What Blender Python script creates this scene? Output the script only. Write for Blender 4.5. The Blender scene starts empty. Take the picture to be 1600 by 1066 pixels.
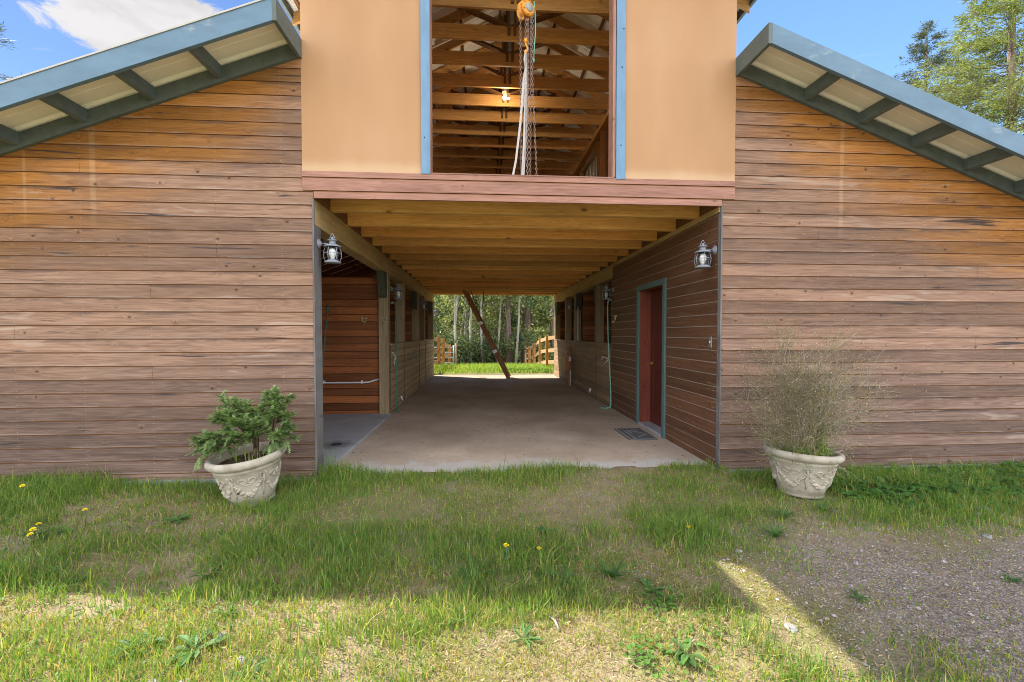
import bpy, bmesh, math, random
import numpy as np
from mathutils import Vector, Matrix
random.seed(7)
RNG = np.random.default_rng(11)
R = math.radians
scn = bpy.context.scene
COL = scn.collection
W = 4.12          # clear width of the drive-through
L = 10.55         # its length
SOF = 2.76        # joist soffit
PITCH = .1302     # siding board exposure
SZ0 = 2.82 - 22 * PITCH
CX = W / 2 + .016 # ridge line of the tall middle part

# ------------------------------------------------------------------ node helper
class NT:
    def __init__(s, name, world=False):
        if world:
            s.m = bpy.data.worlds.new(name); s.m.use_nodes = True
        else:
            s.m = bpy.data.materials.new(name); s.m.use_nodes = True
        s.t = s.m.node_tree; s.t.nodes.clear()
    def n(s, typ, **kw):
        x = s.t.nodes.new(typ)
        for k, v in kw.items(): setattr(x, k, v)
        return x
    def put(s, sock, v):
        if v is None: return
        if isinstance(v, bpy.types.NodeSocket): s.t.links.new(v, sock)
        else:
            if sock.type == 'RGBA' and len(v) == 3: v = (*v, 1)
            sock.default_value = v
    def math(s, op, a, b=None, c=None, clamp=False):
        x = s.n('ShaderNodeMath', operation=op, use_clamp=clamp)
        for i, v in enumerate((a, b, c)): s.put(x.inputs[i], v)
        return x.outputs[0]
    def vmath(s, op, a, b=None):
        x = s.n('ShaderNodeVectorMath', operation=op)
        s.put(x.inputs[0], a); s.put(x.inputs[1], b)
        return x.outputs[0]
    def mix(s, f, a, b, blend='MIX'):
        x = s.n('ShaderNodeMix', data_type='RGBA', blend_type=blend)
        s.put(x.inputs[0], f); s.put(x.inputs[6], a); s.put(x.inputs[7], b)
        return x.outputs[2]
    def noise(s, v, scale, detail=4, rough=.55, dist=0):
        x = s.n('ShaderNodeTexNoise'); s.put(x.inputs['Vector'], v)
        x.inputs['Scale'].default_value = scale; x.inputs['Detail'].default_value = detail
        x.inputs['Roughness'].default_value = rough; x.inputs['Distortion'].default_value = dist
        return x.outputs[0]
    def vor(s, v, scale, feature='F1', out='Distance'):
        x = s.n('ShaderNodeTexVoronoi', feature=feature); s.put(x.inputs['Vector'], v)
        x.inputs['Scale'].default_value = scale
        return x.outputs[out]
    def white(s, v):
        x = s.n('ShaderNodeTexWhiteNoise', noise_dimensions='1D'); s.put(x.inputs['W'], v)
        return x.outputs['Value']
    def ss(s, v, a, b, lo=0., hi=1.):
        x = s.n('ShaderNodeMapRange', interpolation_type='SMOOTHSTEP'); s.put(x.inputs[0], v)
        x.inputs[1].default_value = a; x.inputs[2].default_value = b
        x.inputs[3].default_value = lo; x.inputs[4].default_value = hi
        return x.outputs[0]
    def ramp(s, f, stops):
        x = s.n('ShaderNodeValToRGB'); s.put(x.inputs[0], f)
        e = x.color_ramp.elements
        while len(e) < len(stops): e.new(.5)
        for el, (p, c) in zip(e, stops): el.position = p; el.color = (*c, 1)
        return x.outputs[0]
    def comb(s, x, y, z):
        c = s.n('ShaderNodeCombineXYZ')
        for i, v in enumerate((x, y, z)): s.put(c.inputs[i], v)
        return c.outputs[0]
    def sep(s, v):
        c = s.n('ShaderNodeSeparateXYZ'); s.put(c.inputs[0], v); return c.outputs
    def bump(s, h, strength=.3, dist=.01):
        b = s.n('ShaderNodeBump'); b.inputs['Strength'].default_value = strength
        b.inputs['Distance'].default_value = dist; s.put(b.inputs['Height'], h)
        return b.outputs[0]
    def obj(s): return s.n('ShaderNodeTexCoord').outputs['Object']
    def rnd(s): return s.n('ShaderNodeObjectInfo').outputs['Random']
    def bsdf(s, col, rough=.6, metal=0., normal=None, spec=.5, **kw):
        b = s.n('ShaderNodeBsdfPrincipled')
        s.put(b.inputs['Base Color'], col); s.put(b.inputs['Roughness'], rough)
        s.put(b.inputs['Metallic'], metal); b.inputs['Specular IOR Level'].default_value = spec
        if normal is not None: s.put(b.inputs['Normal'], normal)
        for k, v in kw.items(): s.put(b.inputs[k], v)
        return b.outputs[0]
    def out(s, sh):
        o = s.n('ShaderNodeOutputMaterial'); s.t.links.new(sh, o.inputs[0]); return s.m

# ------------------------------------------------------------------ materials
def wood(name, dark, mid, light, axis='X', boards=False, vary=.25, knots=.8, rough=.7, weather=None,
         groove=None, stain=0., bump=.25, hue=None, own=True, grain=1.0, bleach=0., ks=(5.2, 7., .62)):
    """Sawn timber with the grain along one axis; 'boards' splits it into courses of the siding pitch."""
    N = NT(name)
    X, Y, Z = N.sep(N.obj())
    r = N.rnd()
    u, v, w = {'X': (X, Z, Y), 'Y': (Y, Z, X), 'Z': (Z, X, Y)}[axis]
    if boards:
        f = N.math('DIVIDE', N.math('SUBTRACT', Z, SZ0), PITCH)
        idx = N.math('FLOOR', f); fr = N.math('FRACT', f)
        seed = N.math('ADD', N.white(idx), N.math('MULTIPLY', r, 3.1))
    else:
        seed = r; fr = None
    off = N.math('MULTIPLY', seed, 37.3)
    uu = N.math('ADD', u, off)
    wv = w if not boards else 0.
    tone = N.white(N.math('MULTIPLY', seed, 91.7))
    # knots: sparse cells in (along, across)
    kv = N.comb(N.math('MULTIPLY', uu, ks[0]), N.math('MULTIPLY', v, ks[1]), N.math('ADD', N.math('MULTIPLY', wv, ks[1] * .2), off) if not boards else off)
    kd = N.vor(kv, 1.0)
    kn = N.vor(kv, 1.0, out='Color')
    ksel = N.math('GREATER_THAN', N.sep(kn)[0], ks[2])
    near = N.math('MULTIPLY', N.ss(kd, .32, .02), ksel)
    # grain streaks bend round the knots
    gv = N.math('ADD', N.math('MULTIPLY', v, 1.0), N.math('MULTIPLY', near, .035))
    gvec = N.comb(N.math('MULTIPLY', uu, 1.1 * grain), N.math('MULTIPLY', gv, 46. * grain), N.math('MULTIPLY', wv, 46.) if not boards else off)
    g1 = N.noise(gvec, 1., 5, .62, .4)
    gvec2 = N.comb(N.math('MULTIPLY', uu, 6.), N.math('MULTIPLY', gv, 260.), N.math('MULTIPLY', wv, 200.) if not boards else off)
    g2 = N.noise(gvec2, 1., 3, .6)
    # cathedral figure
    big = N.noise(N.comb(N.math('MULTIPLY', uu, .8), N.math('MULTIPLY', gv, 9.), off), 1., 2, .5)
    rings = N.math('SINE', N.math('MULTIPLY', N.math('ADD', big, N.math('MULTIPLY', near, .22)), 70.))
    g = N.math('ADD', N.math('MULTIPLY', g1, .56), N.math('MULTIPLY', g2, .44))
    g = N.math('ADD', g, N.math('MULTIPLY', rings, .045))
    c = N.ramp(g, [(.22, dark), (.50, mid), (.80, light)])
    if weather:
        c = weather(N, X, Y, Z, c, g, tone, off, uu, v)
    if hue:
        c = N.mix(N.math('MULTIPLY', N.white(N.math('MULTIPLY', seed, 53.1)), .8), c, hue, 'MULTIPLY')
    br = N.math('ADD', 1. - vary * .5, N.math('MULTIPLY', tone, vary))
    patch = N.noise(N.comb(N.math('MULTIPLY', uu, .9), N.math('MULTIPLY', v, 5.), off), 1., 3, .5)
    br = N.math('MULTIPLY', br, N.ss(patch, .25, .75, .84, 1.14))
    c = N.mix(1., c, N.comb(br, br, br), 'MULTIPLY')
    if stain:
        sv = N.comb(N.math('MULTIPLY', uu, 1.0), N.math('MULTIPLY', v, 17.), off)
        sn = N.noise(sv, 1., 4, .6, .6)
        c = N.mix(N.math('MULTIPLY', N.ss(sn, .63, .70), stain), c, (.045, .035, .035))
    if bleach:
        bn = N.noise(N.comb(N.math('MULTIPLY', uu, 1.3), N.math('MULTIPLY', v, 11.), N.math('ADD', off, 9.)), 1., 3, .55, .4)
        c = N.mix(N.math('MULTIPLY', N.math('MULTIPLY', N.ss(bn, .60, .72), N.math('GREATER_THAN', tone, .45)), bleach), c, (.50, .40, .32))
    if knots:
        core = N.math('MULTIPLY', N.ss(kd, .10, .055), ksel)
        halo = N.math('MULTIPLY', N.ss(kd, .17, .07), ksel)
        c = N.mix(N.math('MULTIPLY', halo, .35 * knots), c, tuple(x * .75 for x in dark))
        c = N.mix(N.math('MULTIPLY', core, .75 * knots), c, tuple(x * .38 for x in dark))
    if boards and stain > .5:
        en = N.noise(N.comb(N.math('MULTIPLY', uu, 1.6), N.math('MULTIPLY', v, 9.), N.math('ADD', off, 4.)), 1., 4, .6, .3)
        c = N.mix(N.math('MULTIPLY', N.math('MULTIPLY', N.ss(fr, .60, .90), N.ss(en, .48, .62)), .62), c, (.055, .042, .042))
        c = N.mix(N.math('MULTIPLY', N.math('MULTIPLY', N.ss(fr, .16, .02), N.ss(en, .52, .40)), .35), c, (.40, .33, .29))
        # nail heads over the studs
        fx = N.math('MULTIPLY', N.math('SUBTRACT', N.math('FRACT', N.math('DIVIDE', X, .61)), .5), .61)
        for fy in (.20, .74):
            fz = N.math('MULTIPLY', N.math('SUBTRACT', fr, fy), PITCH)
            nd = N.math('SQRT', N.math('ADD', N.math('MULTIPLY', fx, fx), N.math('MULTIPLY', fz, fz)))
            c = N.mix(N.ss(nd, .0062, .0036, 0, .28), c, (.46, .42, .40))
    if groove is not None:
        gm = N.ss(fr, .915, .935)
        c = N.mix(gm, c, groove)
    rr = N.math('ADD', rough - .06, N.math('MULTIPLY', g, .14))
    h = N.math('ADD', N.math('MULTIPLY', g, .8), N.math('MULTIPLY', N.ss(kd, .10, .05), -.25))
    return N.out(N.bsdf(c, rr, normal=N.bump(h, bump, .006), spec=.3))

def wing_weather(N, X, Y, Z, c, g, tone, off, uu, v):
    u = N.math('SUBTRACT', N.math('ABSOLUTE', N.math('SUBTRACT', X, CX)), 2.2)
    d = N.math('SUBTRACT', N.math('SUBTRACT', 4.08, N.math('MULTIPLY', u, .374)), Z)
    jig = N.noise(N.comb(N.math('MULTIPLY', uu, .8), N.math('MULTIPLY', v, 3.), off), 1., 3, .5)
    d = N.math('ADD', d, N.math('MULTIPLY', N.math('SUBTRACT', jig, .5), 1.4))
    d = N.math('ADD', d, N.math('MULTIPLY', N.math('SUBTRACT', tone, .5), .5))
    weatherside = N.math('MULTIPLY', N.ss(u, .9, -.1), .55)      # beside the tall middle the eave is high and rain reaches further in
    d = N.math('ADD', d, weatherside)
    orange = N.ramp(g, [(.3, (.20, .075, .013)), (.5, (.345, .142, .028)), (.72, (.44, .21, .055))])
    grey = N.ramp(g, [(.3, (.072, .049, .043)), (.5, (.15, .103, .088)), (.72, (.26, .19, .17))])
    c = N.mix(N.ss(d, 1.15, .15), c, orange)
    low = N.math('ADD', N.math('MULTIPLY', Z, -1.), N.math('MULTIPLY', jig, 1.6))
    c = N.mix(N.math('MULTIPLY', N.ss(low, -1.0, .6), .6), c, grey)
    for sx, sw in ((-2.02, .035), (-2.62, .02), (5.43, .03)):       # pale run-down marks below the roof
        sm = N.math('MULTIPLY', N.ss(N.math('ABSOLUTE', N.math('SUBTRACT', X, sx)), sw, sw * .4), N.ss(Z, 2.3, 2.8))
        c = N.mix(N.math('MULTIPLY', sm, .20), c, (.56, .40, .24))
    return c

M = {}
M['siding'] = wood('weathered_siding', (.100, .053, .034), (.228, .134, .089), (.345, .226, .160), 'X', True, .62, .9, .75,
                   wing_weather, (.17, .072, .020), .95, .35, None, True, 1.0, .42, (5.6, 7., .45))
M['lintel'] = wood('pink_weathered_siding', (.16, .08, .056), (.33, .17, .125), (.46, .27, .215), 'X', True, .2, .6, .75, None, (.22, .10, .04), .25, .3)
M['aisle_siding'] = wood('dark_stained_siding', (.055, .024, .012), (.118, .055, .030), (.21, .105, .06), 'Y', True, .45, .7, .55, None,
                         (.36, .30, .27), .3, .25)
M['half_wall'] = wood('bounce_lit_tan_boards', (.27, .175, .09), (.47, .335, .19), (.60, .46, .29), 'Y', True, .3, .6, .7, None, (.06, .04, .025), .3, .25)  # sunlit bounce is put into the lighter tan of these boards
M['half_wall_shaded'] = wood('shaded_brown_boards', (.14, .088, .05), (.28, .185, .11), (.42, .30, .19), 'Y', True, .3, .6, .7, None, (.22, .18, .15), .3, .25)  # same boards toned darker for the side without sunlit bounce
M['stall_boards'] = wood('red_brown_boards', (.10, .028, .009), (.23, .075, .022), (.36, .135, .042), 'X', True, .95, .7, .6, None, (.03, .012, .006), 0, .2)
M['stall_boards_y'] = wood('red_brown_long_boards', (.09, .022, .010), (.19, .05, .02), (.27, .09, .04), 'Y', True, .5, .7, .6, None, (.03, .012, .006), 0, .2)
M['joist'] = wood('joist_fir', (.37, .175, .045), (.68, .385, .115), (.82, .54, .22), 'X', False, .75, 1.0, .6, None, None, 0, .2, (1., .80, .58), ks=(2.6, 4.6, .40))
M['truss'] = wood('truss_fir', (.34, .16, .05), (.62, .355, .13), (.78, .52, .25), 'X', False, .5, 1.0, .6, None, None, 0, .2, (1., .84, .66), ks=(2.4, 3.8, .45))
M['truss_dark'] = wood('dark_fir', (.085, .038, .016), (.18, .085, .035), (.28, .14, .065), 'Y', False, .3, .6, .6)
M['deck'] = wood('deck_boards', (.3, .17, .08), (.5, .32, .16), (.6, .42, .25), 'X', False, .3, .6, .7)
M['beam'] = wood('olive_rough_beam', (.22, .145, .055), (.43, .30, .13), (.56, .42, .22), 'Y', False, .3, .7, .8, None, None, .3, .6)
M['post'] = wood('olive_rough_post', (.13, .095, .055), (.27, .20, .118), (.40, .31, .20), 'Z', False, .35, .5, .8, None, None, .2, .5)
M['grey_post'] = wood('grey_weathered_post', (.085, .078, .076), (.165, .155, .152), (.26, .25, .25), 'Z', False, .2, .5, .85, None, None, .3, .5)
M['bracket'] = wood('dark_green_bracket', (.035, .04, .025), (.075, .08, .05), (.13, .13, .085), 'Z', False, .2, .2, .7)
M['rafter_red'] = wood('red_dark_rafter', (.075, .02, .011), (.16, .045, .022), (.25, .08, .042), 'X', False, .3, .5, .6)
M['lintel_z'] = wood('pink_weathered_jamb', (.16, .08, .056), (.33, .17, .125), (.46, .27, .215), 'Z', False, .2, .6, .75)
M['cedar_z'] = wood('red_cedar', (.085, .018, .011), (.185, .048, .030), (.26, .085, .055), 'Z', False, .2, .8, .45)
M['door'] = wood('door_mahogany', (.045, .009, .006), (.088, .019, .013), (.125, .032, .022), 'Z', False, .1, .1, .35, None, None, 0, .08)
M['fence'] = wood('fence_fir', (.30, .115, .025), (.50, .235, .07), (.62, .35, .14), 'Z', False, .2, .4, .7)
M['fence_rail'] = wood('fence_rail_fir', (.30, .17, .075), (.46, .30, .16), (.56, .40, .25), 'X', False, .2, .4, .7)
M['ladder'] = wood('ladder_wood', (.19, .07, .022), (.36, .16, .055), (.47, .24, .10), 'Z', False, .2, .3, .5)
M['ladder_pale'] = wood('ladder_pale_wood', (.3, .2, .09), (.46, .33, .17), (.58, .45, .27), 'Z', False, .2, .3, .6)
M['util_wood'] = wood('utility_wood', (.2, .075, .02), (.34, .14, .04), (.42, .2, .08), 'Z', False, .2, .3, .6)

def paint(name, col, rough=.5, var=.12, bump=.05, metal=0., axis=(1, 1, 1), spec=.4, wear=None, wearcol=(.5, .47, .42), scale=8):
    N = NT(name)
    o = N.vmath('MULTIPLY', N.obj(), axis)
    a = N.noise(o, scale, 5, .6)
    f = N.ss(a, .25, .75, 1 - var, 1 + var)
    c = N.mix(1., (*col, 1), N.comb(f, f, f), 'MULTIPLY')
    if wear:
        wn = N.noise(o, wear, 6, .65)
        c = N.mix(N.ss(wn, .62, .72), c, wearcol)
    nm = N.bump(N.noise(o, 60, 4, .6), bump, .004)
    return N.out(N.bsdf(c, rough, metal, nm, spec))
M['blue'] = paint('blue_trim_paint', (.13, .245, .375), .55, .12, .25, axis=(1, 1, .25), wear=2.3, wearcol=(.20, .33, .44), scale=14)
M['fascia'] = paint('slate_blue_paint', (.105, .185, .26), .55, .12, .2, axis=(.4, 1, 1), wear=3.4, wearcol=(.25, .30, .34), scale=8)
M['slate'] = paint('slate_green_paint', (.10, .128, .122), .6, .15, .2, scale=10)
M['teal'] = paint('teal_frame_paint', (.082, .145, .142), .5, .12, .1, axis=(1, 1, .2))
M['metal_cream'] = paint('cream_roof_metal', (.90, .885, .80), .4, .05, .03, spec=.5, axis=(.15, 1, 1), scale=7)
M['metal_white'] = paint('white_roof_metal', (.88, .91, .89), .38, .06, .03, spec=.5)
M['metal_top'] = paint('roof_sheet_top', (.40, .385, .35), .4, .08, .03, spec=.5)
M['lantern'] = paint('lantern_paint', (.215, .235, .275), .45, .12, .06, scale=30)
M['zinc'] = paint('zinc', (.5, .51, .52), .35, .15, .03, .8, scale=20)
M['chain'] = paint('worn_chain_steel', (.30, .235, .205), .45, .25, .1, .55, scale=60)
M['brass'] = paint('brass', (.62, .44, .16), .3, .1, .02, .9)
M['tan_metal'] = paint('antique_hook_metal', (.46, .40, .25), .5, .2, .1, .3, scale=60)
M['hoist'] = paint('hoist_orange', (.72, .30, .035), .45, .12, .08, scale=20, wear=14, wearcol=(.35, .16, .05))
M['plate'] = paint('grey_plate', (.30, .31, .29), .5, .1, .02)
M['strap'] = paint('white_strap', (.46, .425, .40), .8, .08, .1, scale=40)
M['green_hose'] = paint('green_hose', (.05, .16, .115), .45, .12, .03, scale=20)
M['mint_rope'] = paint('mint_rope', (.17, .42, .32), .7, .1, .1, scale=50)
M['pvc'] = paint('white_pipe', (.62, .64, .67), .4, .05, .02)
M['black'] = paint('black_rubber', (.03, .032, .036), .6, .2, .1, scale=30)
M['util_box'] = paint('tan_box', (.40, .35, .17), .6, .1, .1)
M['white'] = paint('white_plastic', (.7, .71, .7), .4, .04, .01)
M['gate_green'] = paint('pale_green_gate', (.40, .62, .52), .4, .08, .02)
M['galv'] = paint('galvanised', (.42, .45, .47), .4, .15, .03, .5)
M['steel_dark'] = paint('dark_iron', (.05, .05, .055), .5, .2, .1, .4)

def yellow_mat():
    N = NT('ochre_plywood')
    X, Y, Z = N.sep(N.obj())
    a = N.noise(N.comb(N.math('MULTIPLY', X, 1.2), Y, N.math('MULTIPLY', Z, .5)), 1.6, 4, .5)
    c = N.ramp(a, [(.3, (.385, .212, .098)), (.55, (.42, .238, .114)), (.75, (.45, .265, .142))])
    crack = N.noise(N.comb(N.math('MULTIPLY', X, 210.), 0., N.math('MULTIPLY', Z, 6.)), 1., 3, .7)
    c = N.mix(N.math('MULTIPLY', N.ss(crack, .58, .70), .36), c, (.36, .19, .07))
    cw = N.noise(N.comb(N.math('MULTIPLY', X, 9.), 3., N.math('MULTIPLY', Z, 2.2)), 1., 5, .7)
    c = N.mix(N.math('MULTIPLY', N.ss(cw, .70, .76), .5), c, (.36, .18, .07))
    # pale dusting at the foot of the sheets
    ft = N.math('ADD', N.math('SUBTRACT', Z, 3.0), N.math('MULTIPLY', a, -.10))
    c = N.mix(N.math('MULTIPLY', N.ss(ft, .10, -.03), .5), c, (.60, .43, .27))
    return N.out(N.bsdf(c, .62, normal=N.bump(crack, .12, .003), spec=.35))
M['yellow'] = yellow_mat()

def floor_mat():
    N = NT('dirt_covered_concrete')
    o = N.obj(); X, Y, Z = N.sep(o)
    a = N.noise(o, .9, 6, .6, .3); b = N.noise(o, 14, 5, .65); f = N.noise(o, 90, 3, .6)
    c = N.ramp(a, [(.3, (.29, .225, .165)), (.52, (.41, .325, .25)), (.72, (.50, .41, .325))])
    c = N.mix(N.ss(b, .45, .75, 0, .5), c, (.28, .215, .16))
    c = N.mix(N.ss(f, .5, .8, 0, .35), c, (.36, .32, .27))
    tr = N.noise(N.comb(N.math('MULTIPLY', X, 2.2), N.math('MULTIPLY', Y, .35), 0.), 1., 3, .5)
    c = N.mix(N.ss(tr, .55, .7, 0, .3), c, (.31, .275, .235))
    edge = N.math('ADD', Y, N.math('MULTIPLY', N.math('SUBTRACT', N.noise(o, 3.2, 5, .6), .5), 1.1))
    c = N.mix(N.ss(edge, .62, .22, 0, .9), c, (.43, .41, .38))
    # greyer tone along the walls
    wx = N.math('MINIMUM', N.math('ABSOLUTE', X), N.math('ABSOLUTE', N.math('SUBTRACT', X, W)))
    c = N.mix(N.ss(N.math('ADD', wx, N.math('MULTIPLY', a, .3)), .34, .12, 0, .45), c, (.39, .36, .32))
    h = N.math('ADD', N.math('MULTIPLY', b, .6), N.math('MULTIPLY', f, .4))
    return N.out(N.bsdf(c, .85, normal=N.bump(h, .35, .012), spec=.25))
M['floor'] = floor_mat()

def slab_mat():
    N = NT('brushed_concrete')
    o = N.obj(); X, Y, Z = N.sep(o)
    a = N.noise(o, 1.4, 6, .6, .2)
    st = N.noise(N.comb(N.math('MULTIPLY', X, 3.), N.math('MULTIPLY', Y, 70.), 0.), 1., 3, .6)
    c = N.ramp(a, [(.3, (.235, .25, .275)), (.55, (.33, .345, .375)), (.75, (.42, .43, .455))])
    c = N.mix(N.ss(st, .45, .75, 0, .3), c, (.48, .49, .51))
    d = N.math('SQRT', N.math('ADD', N.math('POWER', N.math('ADD', X, .22), 2.), N.math('POWER', N.math('SUBTRACT', Y, 1.24), 2.)))
    d = N.math('ADD', d, N.math('MULTIPLY', N.math('SUBTRACT', N.noise(o, 9, 5, .7), .5), .34))
    c = N.mix(N.ss(d, .30, .10, 0, .75), c, (.10, .11, .125))
    return N.out(N.bsdf(c, .55, normal=N.bump(st, .25, .004), spec=.4))
M['slab'] = slab_mat()

def ground_mat():
    N = NT('yard_soil')
    o = N.obj(); X, Y, Z = N.sep(o)
    a = N.noise(o, .8, 5, .6); b = N.noise(o, 7, 6, .65); f = N.noise(o, 60, 4, .65)
    soil = N.ramp(b, [(.3, (.165, .120, .078)), (.5, (.27, .205, .135)), (.72, (.36, .29, .20))])
    straw = N.noise(N.comb(N.math('MULTIPLY', X, 30.), N.math('MULTIPLY', Y, 120.), 0.), 1., 4, .7, 1.5)
    soil = N.mix(N.ss(straw, .52, .68, 0, .55), soil, (.46, .38, .24))
    moss = N.ramp(f, [(.3, (.075, .085, .022)), (.55, (.15, .155, .045)), (.75, (.26, .235, .085))])
    mm = N.math('ADD', N.math('MULTIPLY', a, .6), N.math('MULTIPLY', b, .4))
    gx = N.ss(N.math('ADD', X, N.math('MULTIPLY', a, -1.2)), 2.5, 3.3)      # gravel court on one side
    gy = N.ss(N.math('ADD', Y, N.math('MULTIPLY', a, 1.0)), -.95, -1.4)
    grav = N.math('MULTIPLY', gx, gy)
    mossf = N.math('MULTIPLY', N.ss(mm, .40, .58), N.math('SUBTRACT', 1., N.math('MULTIPLY', grav, .8)))
    c = N.mix(N.math('MULTIPLY', mossf, .8), soil, moss)
    v = N.vor(o, 85, out='Color'); vd = N.vor(o, 85)
    peb = N.ramp(N.sep(v)[0], [(.0, (.13, .115, .11)), (.45, (.275, .225, .18)), (.8, (.36, .30, .245)), (1., (.47, .44, .41))])
    peb = N.mix(N.ss(vd, .25, .6, 0, .6), peb, (.15, .125, .105))
    pf = N.math('MAXIMUM', N.math('MULTIPLY', grav, N.ss(b, .30, .5, .35, .9)), N.math('MULTIPLY', N.ss(N.noise(o, 2.1, 4, .6), .56, .64), .5))
    c = N.mix(pf, c, peb)
    far = N.ss(N.math('ADD', N.math('ABSOLUTE', N.math('SUBTRACT', X, 2.)), N.math('MULTIPLY', b, 4.)), 12., 26.)
    c = N.mix(far, c, N.ramp(b, [(.3, (.07, .10, .025)), (.7, (.17, .19, .06))]))
    h = N.math('ADD', N.math('MULTIPLY', b, .5), N.math('ADD', N.math('MULTIPLY', f, .3), N.math('MULTIPLY', vd, -.35)))
    return N.out(N.bsdf(c, .95, normal=N.bump(h, .7, .02), spec=.15))
M['ground'] = ground_mat()

def leaf_mat(name, trans=.35, rough=.55, gain=1., spec=.3):
    """foliage: colour of each blade or leaf from its own 'tint' attribute; light passes through"""
    N = NT(name)
    at = N.n('ShaderNodeAttribute'); at.attribute_name = 'tint'
    c = at.outputs['Color']
    p = N.bsdf(c, rough, spec=spec)
    t = N.n('ShaderNodeBsdfTranslucent'); N.put(t.inputs[0], N.mix(1., c, (1.25 * gain, 1.25 * gain, .6 * gain, 1), 'MULTIPLY'))
    m = N.n('ShaderNodeMixShader'); m.inputs[0].default_value = trans
    N.t.links.new(p, m.inputs[1]); N.t.links.new(t.outputs[0], m.inputs[2])
    return N.out(m.outputs[0])
M['grass'] = leaf_mat('grass_blades', .4)
M['leaf'] = leaf_mat('tree_leaves', .35)
M['needle'] = leaf_mat('needles', .25)
M['dry'] = leaf_mat('dry_twigs', .05, .8, 1., .1)

def bark_mat(name, dark, light, sc=1.):
    N = NT(name)
    X, Y, Z = N.sep(N.obj())
    a = N.noise(N.comb(N.math('MULTIPLY', X, 14. * sc), N.math('MULTIPLY', Y, 14. * sc), N.math('MULTIPLY', Z, 2.5 * sc)), 1., 6, .65, .5)
    c = N.ramp(a, [(.32, dark), (.7, light)])
    return N.out(N.bsdf(c, .9, normal=N.bump(a, .8, .03), spec=.1))
M['bark'] = bark_mat('brown_bark', (.10, .075, .065), (.30, .23, .20))
M['bark_pale'] = bark_mat('pale_bark', (.22, .20, .18), (.55, .52, .47))
M['stem'] = bark_mat('shrub_stem', (.08, .05, .035), (.23, .16, .11), 4)
M['soil'] = paint('potting_soil', (.075, .055, .04), .95, .3, .6, spec=.1, scale=40)

def pot_mat():
    N = NT('cast_stone')
    o = N.obj(); a = N.noise(o, 7, 6, .65); b = N.noise(o, 45, 4, .6)
    c = N.ramp(a, [(.3, (.30, .262, .20)), (.5, (.425, .378, .30)), (.72, (.50, .455, .37))])
    c = N.mix(N.ss(b, .5, .75, 0, .35), c, (.36, .32, .25))
    X, Y, Z = N.sep(o)
    g = N.noise(N.comb(N.math('MULTIPLY', X, 9.), N.math('MULTIPLY', Y, 9.), N.math('MULTIPLY', Z, 2.)), 1., 4, .6)
    c = N.mix(N.math('MULTIPLY', N.ss(g, .56, .70), .4), c, (.25, .25, .165))
    low = N.math('ADD', Z, N.math('MULTIPLY', N.math('SUBTRACT', a, .5), .2))
    c = N.mix(N.math('MULTIPLY', N.ss(low, .10, .02), .55), c, (.25, .21, .16))
    return N.out(N.bsdf(c, .85, normal=N.bump(N.math('ADD', a, N.math('MULTIPLY', b, .4)), .25, .008), spec=.2))
M['pot'] = pot_mat()

def glass_mat():
    N = NT('clear_lantern_glass')
    g = N.n('ShaderNodeBsdfGlossy'); g.inputs['Roughness'].default_value = .03
    t = N.n('ShaderNodeBsdfTransparent'); t.inputs[0].default_value = (.93, .95, .96, 1)
    m = N.n('ShaderNodeMixShader'); m.inputs[0].default_value = .14
    N.t.links.new(t.outputs[0], m.inputs[1]); N.t.links.new(g.outputs[0], m.inputs[2])
    return N.out(m.outputs[0])
M['glass'] = glass_mat()
N = NT('frosted_bulb'); M['frost'] = N.out(N.bsdf((.8, .8, .78), .35))
N = NT('lit_bulb'); e = N.n('ShaderNodeEmission'); e.inputs[0].default_value = (1, .62, .22, 1); e.inputs[1].default_value = 14; M['lit'] = N.out(e.outputs[0])
N = NT('window_pane'); M['pane'] = N.out(N.bsdf((.75, .82, .80), .25, spec=.6, **{'Transmission Weight': .85}))
M['petal'] = paint('dandelion_yellow', (.85, .68, .02), .6, .1, .05)
M['stone'] = paint('field_stone', (.27, .26, .25), .85, .3, .5, spec=.2, scale=20)
M['mat_dark'] = paint('worn_doormat', (.115, .115, .12), .95, .35, .6, spec=.1, scale=60)
M['mat_pale'] = paint('pale_mat_pattern', (.25, .25, .245), .95, .25, .4, spec=.1, scale=40)

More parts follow.
